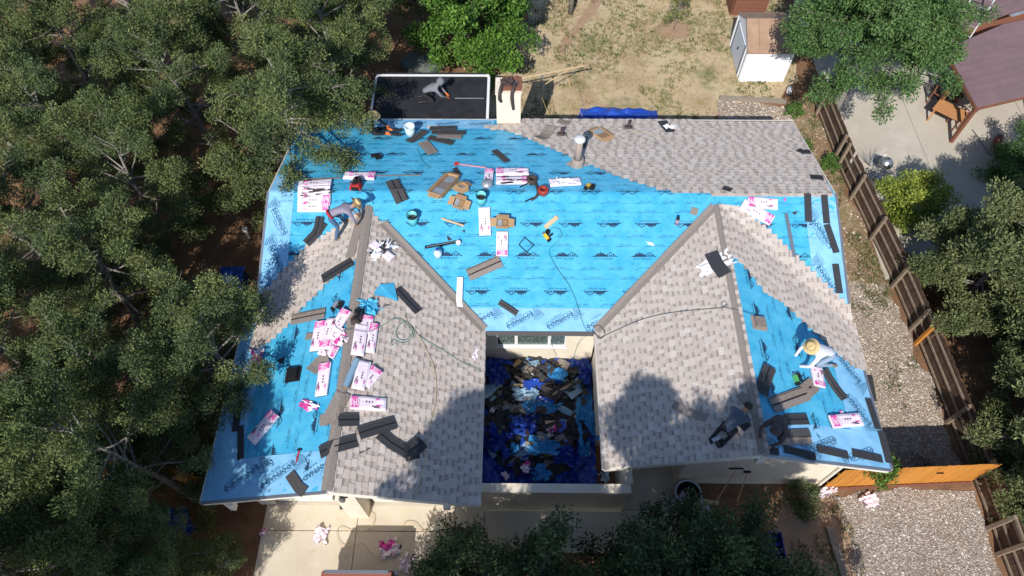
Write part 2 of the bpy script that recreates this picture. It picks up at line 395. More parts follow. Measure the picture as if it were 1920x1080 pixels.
_, GR1 = zone('side_gravel', [(9.2, -2.3), (13.3, -2.3), (13.05, 1.8), (12.75, 4.4), (9.2, 4.7)], 0.010, 'gravel_bed', 0.22, 0.4, 6)
_, GR2 = zone('front_gravel', [(9.2, -2.75), (13.35, -2.65), (13.35, -6.5), (13.5, -9.5), (9.6, -9.5), (9.45, -4.4)], 0.010, 'gravel_bed', 0.14, 0.4, 8)
zone('front_earth', [(7.3, -10), (9.75, -10), (9.5, -4.4), (9.3, -2.7), (7.6, -2.75), (7.0, -4.5)], 0.006, 'bare_soil', 0.2, 0.5, 9)
# driveway slabs (each slab a piece with open joints)
def slabs(name, xs, ys, z, m, gap=0.02, label=None):
    mb = MB()
    root = None
    for i in range(len(xs) - 1):
        for j in range(len(ys) - 1):
            b = MB(); b.box(xs[i] + gap / 2, xs[i + 1] - gap / 2, ys[j] + gap / 2, ys[j + 1] - gap / 2, -0.06, z + 0.003 * ((i + j) % 2), 0)
            if root is None: root = struct(name, b, m)
            else: part('slab', b, m, root)
    return root
slabs('driveway', [-7.2, -4.52, -1.75, -0.9], [-14, -8.6, -3.95, -2.95], 0.03, 'concrete')
slabs('walkway', [-0.9, 1.4, 3.0, 4.72], [-4.5, -3.3], 0.03, 'concrete')
slabs('entry_step', [3.05, 4.72], [-3.3, -1.6], 0.034, 'concrete')
slabs('neighbour_patio', [12.75, 15.9, 20.5, 30], [4.6, 10.0, 14.2, 22], 0.03, 'concrete_grey')
slabs('chimney_pad', [-0.95, 1.05], [9.06, 10.6], 0.05, 'concrete_grey')

# gravel stones, real, as stuff
def scatter_stones(name, poly, n, smin, smax, zz, pal):
    xs = [p[0] for p in poly]; ys = [p[1] for p in poly]; V = []; F = []; C = []
    k = 0; tries = 0
    base = np.array([(1, 0, 0), (0, 1, 0), (-1, 0, 0), (0, -1, 0), (0, 0, 1)], float)
    tri = [(0, 1, 4), (1, 2, 4), (2, 3, 4), (3, 0, 4)]
    while k < n and tries < n * 4:
        tries += 1
        x = rnd(min(xs), max(xs)); y = rnd(min(ys), max(ys))
        if not inpoly(x, y, poly): continue
        if noise.noise(Vector((x * .9, y * .9, 2))) + rnd(-.5, .5) < -0.35: continue
        s = rnd(smin, smax) * (1.8 if random.random() < .06 else 1); a = rnd(0, 6.28); ca, sa = math.cos(a), math.sin(a)
        b = base * np.array([s * rnd(.7, 1.3), s * rnd(.6, 1), s * rnd(.5, .9)]); q = np.empty_like(b)
        q[:, 0] = b[:, 0] * ca - b[:, 1] * sa + x + rnd(-.2, .2) * s; q[:, 1] = b[:, 0] * sa + b[:, 1] * ca + y; q[:, 2] = b[:, 2] + zz
        V.append(q); i = k * 5
        F += [(i + t[0], i + t[1], i + t[2]) for t in tri]
        c = random.choice(pal); f = rnd(.75, 1.2); C += [(c[0] * f, c[1] * f, c[2] * f)] * 4; k += 1
    mb = MB(); mb.v = [tuple(p) for q in V for p in q]; mb.f = F; mb.m = [0] * len(F); mb.c = C
    o = part(name, mb, 'stone'); o['kind'] = 'stuff'; return o
PAL = [(.42, .34, .26), (.53, .455, .37), (.30, .235, .18), (.64, .58, .50), (.38, .28, .20), (.22, .175, .14), (.48, .415, .35)]
scatter_stones('side_gravel_stones', GR1, 19000, .013, .032, .010, PAL)
PALG = [(.40, .355, .31), (.50, .455, .41), (.28, .25, .22), (.62, .58, .53), (.36, .295, .245), (.20, .175, .155)]
scatter_stones('front_gravel_stones', GR2, 25000, .013, .031, .010, PALG)
scatter_stones('pebble_stones', PEB, 2600, .02, .05, .010, PAL)
scatter_stones('side_strip_stones', SIDE, 2500, .012, .04, .006, PAL)

# grass tufts
def tufts(name, poly, n, cols, keep, h=(.04, .12), z=.004):
    xs = [p[0] for p in poly]; ys = [p[1] for p in poly]; mb = MB(); k = 0; tr = 0
    while k < n and tr < n * 12:
        tr += 1; x = rnd(min(xs), max(xs)); y = rnd(min(ys), max(ys))
        if not inpoly(x, y, poly) or not keep(x, y): continue
        k += 1; c = random.choice(cols)
        for b in range(6):
            a = rnd(0, 6.28); r = rnd(.01, .07); hh = rnd(*h); w = rnd(.008, .018); px, py = x + r * math.cos(a), y + r * math.sin(a); f = rnd(.7, 1.25)
            dx, dy = math.cos(a) * hh * rnd(.3, 1.1), math.sin(a) * hh * rnd(.3, 1.1)
            nx, ny = -math.sin(a) * w, math.cos(a) * w
            mb.face([(px - nx, py - ny, z), (px + nx, py + ny, z), (px + dx, py + dy, z + hh)], 0, (c[0] * f, c[1] * f, c[2] * f))
    o = part(name, mb, 'leaf'); o['kind'] = 'stuff'; return o
GC = [(.085, .13, .035), (.11, .15, .05), (.07, .11, .03), (.16, .16, .06)]
DC = [(.34, .28, .14), (.28, .22, .11), (.40, .33, .19)]
def ring(x, y): return 0.5 < (x - 6.94) ** 2 / .9 + (y - 17.7) ** 2 / .8 < 3.2
tufts('lawn_grass', LAWN, 6500, GC, lambda x, y: noise.noise(Vector((x * .55, y * .55, 1))) + .30 * noise.noise(Vector((x * 2.2, y * 2.2, 4))) + (.22 if y > 15 else -.10) > .10 and (x - 6.94) ** 2 / .55 + (y - 17.9) ** 2 / .4 > 1 or (ring(x, y) and random.random() < .8), h=(.03, .10))
tufts('dry_grass', LAWN, 6500, DC, lambda x, y: noise.noise(Vector((x * .7, y * .7, 8))) > -.15, h=(.02, .07))
tufts('side_grass', SIDE, 1500, GC + DC, lambda x, y: noise.noise(Vector((x * 1.1, y * .8, 5))) > .08)
tufts('gravel_weeds', GR1, 260, GC, lambda x, y: noise.noise(Vector((x * 1.3, y * 1.3, 6))) > .28)
tufts('front_weeds', [(7.6, -6.5), (9.6, -6.5), (9.5, -2.7), (7.8, -2.7)], 260, GC + DC, lambda x, y: noise.noise(Vector((x * 1.3, y * 1.3, 9))) > .05)

# ------------------------------------------------------------------ the house
H = thing('ranch_house', 'cream stucco house with a U-shaped roof half covered in tan shingles and blue underlayment', 'house', (0, 0, 0))
d = MB()
fm = lambda x, y: mf(x, y); TH = 0.16
d.slab([(MXL, YF - EX), (XR, YF - EX), (XR, YR), (MXL, YR)], mf, TH, 0, 1)
d.slab([(MXL, YR), (XR, YR), (XR, YB), (MXL, YB)], mb, TH, 0, 1)
d.slab([(XL, YLF), (XLR, YLF), (XLR, YF + WL), (XL, YF)], ll, TH, 0, 1)
d.slab([(XLR, YLF), (CL, YLF), (CL, YF - EX + .001), (XLR, YF + WL)], lr, TH, 0, 1)
d.slab([(CR, YRF), (XRR, YRF), (XRR, YF + WR), (CR, YF - EX + .001)], rl, TH, 0, 1)
d.slab([(XRR, YRF), (XR, YRF), (XR, YF), (XRR, YF + WR)], rr, TH, 0, 1)
part('roof_deck', d, ['deck_wood', 'white_trim'], H)
# fascia boards and drip edges
def edge(a, b, name='fascia', m='white_trim', w=.03, h=.20, dz=-.10):
    e = MB(); e.bar((a[0], a[1], a[2] + dz), (b[0], b[1], b[2] + dz), w, h); return part(name, e, m, H)
def P3(x, y, f, dx=0, dy=0): return (x + dx, y + dy, f(x, y))
o_ = .018
edge(P3(XL, YLF, ll, 0, -o_), P3(XLR, YLF, ll, 0, -o_)); edge(P3(XLR, YLF, lr, 0, -o_), P3(CL, YLF, lr, 0, -o_))
edge(P3(CR, YRF, rl, 0, -o_), P3(XRR, YRF, rl, 0, -o_)); edge(P3(XRR, YRF, rr, 0, -o_), P3(XR, YRF, rr, 0, -o_))
edge(P3(XL, YLF, ll, -o_), P3(XL, YF, ll, -o_)); edge(P3(XR, YRF, rr, o_), P3(XR, YF, rr, o_))
edge(P3(XR, YF, mf, o_), P3(XR, YR, mf, o_)); edge(P3(XR, YR, mb, o_), P3(XR, YB, mb, o_))
edge(P3(MXL, YF, mf, -o_), P3(MXL, YR, mf, -o_)); edge(P3(MXL, YR, mb, -o_), P3(MXL, YB, mb, -o_))
edge(P3(MXL, YB, mb, 0, o_), P3(XR, YB, mb, 0, o_))
edge((CL, YF - EX - .03, mf(0, YF - EX)), (CR, YF - EX - .03, mf(0, YF - EX)), 'gutter_board', 'fascia_dark', .06, .16, -.05)
edge(P3(CL, YLF, lr, o_), P3(CL, YF - EX, lr, o_)); edge(P3(CR, YRF, rl, -o_), P3(CR, YF - EX, rl, -o_))
for a, b, f in (((XL, YLF), (XLR, YLF), ll), ((XRR, YRF), (XR, YRF), rr), ((XR, YRF), (XR, YF), rr), ((XR, YF), (XR, YR), mf), ((MXL, YF), (MXL, YR), mf)):
    ox = .03 if a[0] == b[0] == XR else (-.03 if a[0] == b[0] else 0); oy = -.03 if a[1] == b[1] else 0
    e = MB(); e.bar((a[0] + ox, a[1] + oy, f(*a) + .004), (b[0] + ox, b[1] + oy, f(*b) + .004), .07, .02); part('drip_edge', e, 'grey_metal', H)
# walls
OV = .46
def wall(x0, x1, y0, y1, f, n=6, name='wall', m='stucco'):
    """a wall box whose top follows the roof underside"""
    e = MB()
    for k in range(n):
        if x1 - x0 > y1 - y0: a0, a1, b0, b1 = x0 + (x1 - x0) * k / n, x0 + (x1 - x0) * (k + 1) / n, y0, y1
        else: a0, a1, b0, b1 = x0, x1, y0 + (y1 - y0) * k / n, y0 + (y1 - y0) * (k + 1) / n
        z = [f(a0, b0), f(a1, b0), f(a1, b1), f(a0, b1)]
        pts = [(a0, b0, 0), (a1, b0, 0), (a1, b1, 0), (a0, b1, 0)]
        e.hexa(pts + [(p[0], p[1], zz - TH - .002) for p, zz in zip(pts, z)])
    return part(name, e, m, H)
fl = lambda x, y: min(ll(x, y), lr(x, y)); fr = lambda x, y: min(rl(x, y), rr(x, y))
# left wing (garage): the gable wall with two door openings
YG = -3.22
wall(XL + .35, XL + .8, YG, YG + .2, fl); wall(CL - .55, CL - .12, YG, YG + .2, fl)
e = MB()
for k in range(12):
    a0 = XL + .8 + k * (CL - .55 - XL - .8) / 12; a1 = XL + .8 + (k + 1) * (CL - .55 - XL - .8) / 12
    e.hexa([(a0, YG, 2.15), (a1, YG, 2.15), (a1, YG + .2, 2.15), (a0, YG + .2, 2.15), (a0, YG, fl(a0, YG) - TH), (a1, YG, fl(a1, YG) - TH), (a1, YG + .2, fl(a1, YG) - TH), (a0, YG + .2, fl(a0, YG) - TH)])
part('door_header', e, 'white_trim', H)
for x0, x1 in ((XL + .8, -4.78), (-4.16, CL - .55)):
    gd = MB(); gd.box(x0 + .02, x1 - .02, YG + .10, YG + .16, 0.03, 2.15); gdo = part('garage_door', gd, 'white_trim', H)
    for k in range(4):
        for q in range(4):
            w_ = (x1 - x0 - .04) / 4; pb = MB(); pb.box(x0 + .06 + q * w_, x0 - .02 + (q + 1) * w_, YG + .085, YG + .098, .08 + k * .53, .5 + k * .53); part('door_panel', pb, 'white_trim', gdo)
    th = MB(); th.box(x0, x1, YG - .02, YG + .2, .0, .045); part('threshold', th, 'concrete_grey', H)
pl = MB(); pl.box(-4.74, -4.20, YG - .36, YG + .2, 0, 3.55); part('pillar', pl, 'stucco', H)
pl = MB(); pl.box(-4.56, -4.38, YG - .40, YG - .36, 2.2, 2.5); pl.lathe([(.0, -.05), (.06, -.05), (.09, .1), (.02, .2)], 10, (-4.47, YG - .46, 2.25)); part('wall_lamp', pl, 'fascia_dark', H)
wall(CL - .3, CL - .12, YG + .2, YF, fl, name='courtyard_wall'); wall(XL + .45, XL + .6, YG + .2, YF, fl)
for x, y, L in ((XL + .75, YLF + .02, .34), (XLR + .02, YLF + .0, .30), (CL - .8, YLF + .02, .30)):     # beam ends under the gable
    b = MB(); b.box(x - .08, x + .08, y - .12, y + .6, fl(x, YLF) - TH - .26, fl(x, YLF) - TH - .02); part('beam_end', b, 'white_trim', H)
# main block
wall(MXL + .3, MXL + .5, YF, YB - .4, lambda x, y: min(mf(x, y), mb(x, y))); wall(XR - OV - .2, XR - OV, YF, YB - .4, lambda x, y: min(mf(x, y), mb(x, y)))
wall(MXL + .5, XR - OV - .2, YB - .62, YB - .42, mb)
YC = YF + .20
# courtyard back wall with its three-light window
WX0, WX1, WZ0, WZ1 = -.62, 1.48, 1.55, 2.55
e = MB()
e.box(CL - .12, WX0, YC, YC + .2, 0, 2.95); e.box(WX1, CR + .12, YC, YC + .2, 0, 2.95); e.box(WX0, WX1, YC, YC + .2, 0, WZ0); e.box(WX0, WX1, YC, YC + .2, WZ1, 2.95)
part('courtyard_wall', e, 'stucco', H)
wf = MB()
for x0, x1 in ((WX0, WX0 + .05), (-.06, .03), (.93, 1.02), (WX1 - .05, WX1)): wf.box(x0, x1, YC - .02, YC + .1, WZ0, WZ1)
wf.box(WX0 + .051, WX1 - .051, YC - .018, YC + .1, WZ0, WZ0 + .05); wf.box(WX0 + .051, WX1 - .051, YC - .018, YC + .1, WZ1 - .05, WZ1)
win = part('window', wf, 'white_paint', H)
for x0, x1 in ((WX0 + .05, -.06), (.03, .93), (1.02, WX1 - .05)):
    pb = MB(); pb.box(x0, x1, YC + .03, YC + .045, WZ0 + .05, WZ1 - .05); part('pane', pb, 'glass', win)
sb = MB(); sb.box(WX0 - .05, WX1 + .05, YC - .06, YC - .021, WZ0 - .05, WZ0 - .001); part('sill', sb, 'white_paint', win)
# right wing
YW = -2.52
wall(4.62, XR - OV, YW, YW + .2, fr, 12); wall(XR - OV - .2, XR - OV, YW + .2, YF, fr)
wall(CR + .12, CR + .3, -1.2, YF, fr, name='courtyard_wall')
wall(CR + .12, 4.4, -1.4, -1.2, fr); wall(4.62, 4.8, YW + .2, -1.2, fr)
bb = MB(); bb.box(XRR - .09, XRR + .09, YRF - .08, YRF + .5, ZRW - TH - .30, ZRW - TH - .03); part('beam_end', bb, 'white_trim', H)
dp = MB(); dp.bar((XR - .3, YRF + .25, ZE - .25), (XR - .55, YW - .05, ZE - .75), .07, .05); dp.bar((XR - .55, YW - .05, ZE - .75), (XR - .55, YW - .05, .1), .07, .05); part('downpipe', dp, 'white_trim', H)
dp = MB(); dp.bar((XL + .5, YLF + .1, ZE - .2), (XL + .5, YLF + .1, ZE - .9), .14, .14); part('downpipe', dp, 'white_trim', H)
# low courtyard wall in front of the court
cw = MB(); cw.box(CL - .1, 3.02, -3.36, -3.16, 0, 1.95); part('low_wall', cw, 'stucco', H)
cw = MB(); cw.box(CL - .12, 3.04, -3.38, -3.14, 1.952, 2.0); part('wall_cap', cw, 'stucco', H)
cw = MB(); cw.box(2.92, 3.12, -3.1, -1.42, 0, 1.9); part('low_wall', cw, 'stucco', H)
# flat patio roof
FX0, FX1, FY0, FY1, FZ = -5.13, -1.11, YB + .30, 11.48, 2.9
fb = MB(); fb.box(FX0, FX1, FY0 - .02, FY1, FZ - .14, FZ); part('flat_roof', fb, 'membrane', H)
for k in range(3):
    y0 = FY0 + .12 + k * .74; sb = MB(); sb.box(FX0 + .07, FX1 - .07, y0, y0 + .76, FZ + .001 + .004 * k, FZ + .006 + .004 * k); part('membrane_strip', sb, 'membrane', H)
for x0, x1, y0, y1 in ((FX0 - .06, FX1 + .06, FY1, FY1 + .09), (FX0 - .07, FX0, FY0, FY1 - .001), (FX1, FX1 + .09, FY0, FY1 - .001)):
    eb = MB(); eb.box(x0, x1, y0, y1, FZ - .18, FZ + .035); part('roof_edge', eb, 'white_paint', H)
for x in (FX0 + .1, FX1 - .1):
    pb = MB(); pb.box(x - .05, x + .05, FY1 - .2, FY1 - .1, 0, FZ - .142); part('post', pb, 'white_paint', H)
tr = MB(); tr.box(-2.25, FX1 - .1, 10.33, 10.36, FZ + .015, FZ + .03); part('metal_strip', tr, 'galv', H)
fb = MB(); fb.hexa([(FX0, YB + .02, 2.86), (FX1 + .35, YB + .02, 2.86), (FX1 + .35, FY0 - .03, 2.86), (FX0, FY0 - .03, 2.86), (FX0, YB + .02, ZE - .02), (FX1 + .35, YB + .02, ZE - .02), (FX1 + .35, FY0 - .03, 2.93), (FX0, FY0 - .03, 2.93)]); part('apron_strip', fb, 'underlay_pale', H)
# chimney
CH = part('chimney', (lambda b: (b.box(-.71, .09, 8.76, 9.46, 0, 4.56), b)[1])(MB()), 'stucco', H)
cp = MB(); cp.box(-.74, .12, 8.73, 9.49, 4.562, 4.62); part('chimney_cap', cp, 'stucco', CH)
for lv in range(2):
    for k in range(4):
        for sgn in (0, 1):
            b = MB()
            if sgn == 0: b.box(-.52 + k * .16, -.37 + k * .16, 8.86, 8.96, 4.622 + lv * .075, 4.690 + lv * .075)
            else: b.box(-.52 + k * .16, -.37 + k * .16, 9.28, 9.38, 4.622 + lv * .075, 4.690 + lv * .075)
            part('brick', b, 'brick_red', CH)
        for x in (-.52, .03):
            if k < 2:
                b = MB(); b.box(x, x + .10, 8.965 + k * .155, 9.115 + k * .155, 4.622 + lv * .075, 4.690 + lv * .075); part('brick', b, 'brick_red', CH)
fb = MB(); fb.box(-.42, .02, 8.965, 9.275, 4.622, 4.68); part('flue', fb, 'fascia_dark', CH)

# ------------------------------------------------------------------ underlayment: rolls as sheets, with the printing on them
def wrk(x, y, s=0):
    a = noise.noise(Vector((x * 1.3 + y * 2.2, y * .9 - x * .5, s))); b_ = noise.noise(Vector((x * 2.6 - y * 1.9, y * 2.1 + x, s + 3)))
    return 0.007 * (max(0, 1 - abs(a) * 7) - .3) + 0.006 * (max(0, 1 - abs(b_) * 6) - .3) + .002 * noise.noise(Vector((x * 7, y * 6, s)))
def sheet(name, x0, x1, y0, y1, f, lift, m='underlay', step=.075, clip=None):
    b = MB(); nu = max(2, int((x1 - x0) / step)); nv = max(2, int((y1 - y0) / step))
    def fn(u, v):
        x = x0 + (x1 - x0) * u; y = y0 + (y1 - y0) * v
        return (x, y, f(x, y) + lift + wrk(x, y, x0))
    b.grid(fn, nu, nv)
    if clip:
        keep = [k for k, q in enumerate(b.f) if clip(sum(b.v[i][0] for i in q) / 4, sum(b.v[i][1] for i in q) / 4)]
        b.f = [b.f[k] for k in keep]; b.m = [0] * len(keep); b.c = [(1, 1, 1)] * len(keep)
    return part(name, b, m, H, True)
T_ELITE = text2d('Elite Roofing Supply', .105); T_ERS = text2d('E R S', .075)
T_SM = text2d('ROOF - NADO', .055)
T_NADO = text2d('ROOFNADO', .235, .012); T_NADO_IN = text2d('ROOFNADO', .235, -.006); T_SLIP = text2d('Anti-Slip PSU', .10)
def elite():
    V = []; F = []
    def poly(p): i = len(V); V.extend(p); F.append(tuple(range(i, i + len(p))))
    hts = [.02, .045, .03, .075, .12, .09, .15, .10, .135, .19, .12, .165, .11, .145, .10, .085, .06]
    x = -.40
    poly([(-.52, -.012), (-.36, -.012), (-.36, .025)])
    for h in hts:
        poly([(x, -.012), (x + .030, -.012), (x + .030, h), (x, h)]); x += .0295
    poly([(x, -.012), (.16, -.012), (.16, .07), (x, .05)])
    for (a, b2) in (((.10, .05), (.29, .165)), ((.29, .165), (.54, -.012))):     # roof line of the drawn house
        dx, dy = b2[0] - a[0], b2[1] - a[1]; l = math.hypot(dx, dy); nx, ny = -dy / l * .014, dx / l * .014
        poly([(a[0] - nx, a[1] - ny), (b2[0] - nx, b2[1] - ny), (b2[0] + nx, b2[1] + ny), (a[0] + nx, a[1] + ny)])
    poly([(.16, -.012), (.54, -.012), (.54, .002), (.16, .002)])
    for k in range(3): poly([(.21 + k * .075, .015), (.26 + k * .075, .015), (.26 + k * .075, .07), (.21 + k * .075, .07)])
    tv, tf = T_ELITE; i = len(V); V.extend([(a * .86, b2 - .085) for a, b2 in tv]); F.extend([tuple(i + q for q in f) for f in tf])
    return V, F
ELITE = elite()
def tornado():
    V = []; F = []
    def ringp(cx, cy, rx, ry, w):
        n = 20; i = len(V)
        for k in range(n):
            t = 2 * math.pi * k / n; V.append((cx + rx * math.cos(t), cy + ry * math.sin(t))); V.append((cx + (rx - w) * math.cos(t), cy + (ry - w) * math.sin(t)))
        for k in range(n):
            j = (k + 1) % n; F.append((i + 2 * k, i + 2 * j, i + 2 * j + 1, i + 2 * k + 1))
    for k in range(7): ringp(.02 * math.sin(k * 1.3), .22 - k * .075, .26 - k * .032, .075 - k * .006, .015)
    return V, F
TORN = tornado()
def rectf(cx, cy, lx, ly, w):
    V = []; F = []
    for x0, x1, y0, y1 in ((cx - lx, cx + lx, cy + ly - w, cy + ly), (cx - lx, cx + lx, cy - ly, cy - ly + w), (cx - lx, cx - lx + w, cy - ly + w, cy + ly - w), (cx + lx - w, cx + lx, cy - ly + w, cy + ly - w)):
        i = len(V); V += [(x0, y0), (x1, y0), (x1, y1), (x0, y1)]; F.append((i, i + 1, i + 2, i + 3))
    return V, F
NADO_BOX = rectf(0, 0, .62, .15, .016)
def put(b, glyph, cx, cy, ang, f, lift, sc=1.0, m=0, dx=0, dy=0, ok=None):
    V, F = glyph; ca, sa = math.cos(ang), math.sin(ang); P = []
    for u, v in V:
        u = (u + dx) * sc; v = (v + dy) * sc; x = cx + u * ca - v * sa; y = cy + u * sa + v * ca; P.append((x, y, f(x, y) + lift))
    i = len(b.v)
    for q in F:
        if ok and not all(ok(P[k][0], P[k][1]) for k in q): continue
        b.face([P[k] for k in q], m)
def nado(b, cx, cy, ang, f, lift, ok=None, sc=1.0, flip=False):
    put(b, TORN, cx, cy, ang, f, lift, sc, 0, -.86, .04, ok)
    put(b, T_NADO, cx, cy, ang, f, lift, sc, 0, 0, 0, ok); put(b, T_NADO_IN, cx, cy, ang, f, lift + .002, sc, 1, 0, 0, ok); put(b, NADO_BOX, cx, cy, ang, f, lift + .001, sc, 0, 0, 0, ok)
    put(b, T_SLIP, cx, cy, ang, f, lift, sc, 0, .1, -.22, ok)
def dashes(b, along, a0, a1, c, f, lift, ok=None, fine=True):
    """lap-line printing: a thin ruled line and small words along it"""
    a = a0
    while a < a1:
        L = rnd(.5, .9)
        def q(a_, b_, w):
            if along == 'x': pts = [(a_, c - w), (b_, c - w), (b_, c + w), (a_, c + w)]
            else: pts = [(c + w, a_), (c + w, b_), (c - w, b_), (c - w, a_)]
            if ok is None or all(ok(*p) for p in pts): b.face([(x, y, f(x, y) + lift) for x, y in pts], 2)
        if fine: q(a, a + L, .0035)
        x, y = (a + L * .5, c + .045) if along == 'x' else (c - .045, a + L * .5)
        put(b, T_SM, x, y, 0 if along == 'x' else math.pi / 2, f, lift, 1, 0, 0, 0, ok)
        for k in range(3):
            if along == 'x': q(a + .1 + k * .03, a + .115 + k * .03, .012)
        a += L + rnd(.05, .3)
def roll_x(x0, x1, y0, y1, f, lift, flip, okf=None, phase=0, logos=True, name='underlayment_sheet'):
    sh = sheet(name, x0, x1, y0, y1, f, lift)
    f0 = f; f = lambda x, y: f0(x, y) + wrk(x, y, x0)
    b = MB(); ym = (y0 + y1) / 2
    x = x0 + .5 + phase
    while logos and x < x1 - .4:
        put(b, ELITE, x, ym, math.pi if flip else 0, f, lift + .007, .72, 0, 0, 0, okf); x += 1.12
    dashes(b, 'x', x0 + .2, x1 - .5, y0 + .12, f, lift + .007, okf); dashes(b, 'x', x0 + .2, x1 - .5, y1 - .20, f, lift + .007, okf)
    for k in range(int((x1 - x0) / .3)):      # nail caps
        for yy in (y0 + .28, y1 - .33):
            xx = x0 + .3 * k + rnd(0, .2); c = .011
            if okf is None or okf(xx, yy): b.face([(xx - c, yy - c, f(xx, yy) + lift + .007), (xx + c, yy - c, f(xx, yy) + lift + .007), (xx + c, yy + c, f(xx, yy) + lift + .007), (xx - c, yy + c, f(xx, yy) + lift + .007)], 2)
    pr = part('printing', b, ['print_ink', 'print_pale', 'print_ink_soft'], sh, kind='stuff'); return sh
def okmf(x, y): return roof(x, y) is not None and roof(x, y) - mf(x, y) < .002 and MXL + .05 < x < XR - .05
rows = [(1.40, 2.48, 1), (2.43, 3.42, 0), (3.37, 4.42, 1)]
for k, (y0, y1, fl_) in enumerate(rows): roll_x(MXL + .02, XR - .02, y0, y1, mf, .006 + .004 * k, fl_, okmf, [.18, .40, .62][k])
# ridge roll folded over the ridge
fridge = lambda x, y: min(mf(x, y), mb(x, y))
roll_x(MXL + .02, XR - .02, 4.37, 5.37, fridge, .018, 1, lambda x, y: MXL < x < XR, .1)
for k, (y0, y1, fl_) in enumerate([(8.20, 9.02, 0), (7.30, 8.25, 0), (6.30, 7.35, 0), (5.33, 6.36, 1)]): roll_x(MXL + .02, 3.4, y0, y1, mb, .005 + .003 * k, fl_, lambda x, y: MXL < x < 3.2, [.5, .1, .7, .35][k])
# wings: rolls run along the ridge
def roll_y(x0, x1, y0, y1, f, lift, flip, ok=None, phase=0):
    sh = sheet('underlayment_sheet', x0, x1, y0, y1, f, lift); f0 = f; f = lambda x, y: f0(x, y) + wrk(x, y, x0); b = MB(); xm = (x0 + x1) / 2; y = y0 + .6 + phase
    while y < y1 - .4:
        put(b, ELITE, xm, y, -math.pi / 2 if flip else math.pi / 2, f, lift + .007, .72, 0, 0, 0, ok); y += 1.12
    dashes(b, 'y', y0 + .2, y1 - .4, x0 + .14, f, lift + .007, ok); dashes(b, 'y', y0 + .2, y1 - .4, x1 - .16, f, lift + .007, ok)
    part('printing', b, ['print_ink', 'print_pale', 'print_ink_soft'], sh, kind='stuff')
okll = lambda x, y: y < YF + (x - XL) - .03
okrr = lambda x, y: y < YF + (XR - x) - .03
for k in range(3):
    x1 = XLR - k * 1.07; x0 = max(XL + .02, x1 - 1.13); roll_y(x0, x1, YLF + .02, YF + x0 - XL + .1 if k < 2 else YF, ll, .012 - .003 * k, k % 2, okll, .35 * k)
for k in range(3):
    x0 = XRR + k * 1.07; x1 = min(XR - .02, x0 + 1.13); roll_y(x0, x1, YRF + .02, YF + XR - x1 + .1 if k < 2 else YF, rr, .012 - .003 * k, (k + 1) % 2, okrr, .25 * k)
# pale ice-guard strips along eaves and rakes
def strip(x0, x1, y0, y1, f, lift, spots, ang, clip=None, ok=None, sc=.80):
    sh = sheet('eave_membrane', x0, x1, y0, y1, f, lift, 'underlay_pale', .075, clip); b = MB(); f0 = f; f = lambda x, y: f0(x, y) + wrk(x, y, x0)
    for x, y in spots: nado(b, x, y, ang, f, lift + .007, ok or (lambda a, c: x0 + .01 < a < x1 - .01 and y0 + .01 < c < y1 - .01), sc)
    part('printing', b, ['print_ink_soft', 'print_pale', 'print_ink_soft'], sh, kind='stuff')
strip(CL - 1.0, CR + 1.0, YF - EX + .01, 1.46, mf, .0165, [(-1.05 + k * 1.13, 1.12) for k in range(4)], math.radians(207), None, lambda a, c: CL - (c - YF) < a < CR + (c - YF) and c < 1.45 and c > .82, .62)
strip(XR - .92, XR - .01, YF, YR - .12, mf, .0215, [(XR - .5, 3.6), (XR - .5, 2.25), (XR - .5, 1.1)], math.radians(-60), None, None, .72)
strip(MXL + .01, MXL + .75, YF, 5.6, lambda x, y: min(mf(x, y), mb(x, y)), .0225, [(MXL + .4, 3.9), (MXL + .42, 2.8), (MXL + .44, 1.7)], math.radians(-62), None, None, .66)
strip(XL + .01, XLR - .05, YLF + .01, YLF + 1.0, ll, .0185, [(XL + 1.0 + k * .98, YLF + .5) for k in range(3)], math.radians(213), None, None, .72)
strip(XL + .01, XL + .85, YLF + 1.0, YF - .02, ll, .0180, [(XL + .42, -1.9), (XL + .42, -.6)], math.radians(-62), None, None, .62)
strip(XRR + .06, XR - .01, YRF + .01, YRF + .92, rr, .0185, [(XRR + .75, YRF + .42), (XRR + 1.72, YRF + .45), (XRR + 2.75, YRF + .3)], math.radians(22), None, None, .62)
strip(XR - .90, XR - .01, YRF + .92, YF - .02, rr, .0190, [(XR - .5, -1.55), (XR - .46, -.35)], math.radians(122), None, None, .70)
strip(FX0 - .3, FX1 + .3, 8.42, YB - .01, mb, .0175, [(-2.3, 8.75), (-1.2, 8.75), (-3.4, 8.75), (-4.5, 8.75)], math.radians(12), None, None, .45)

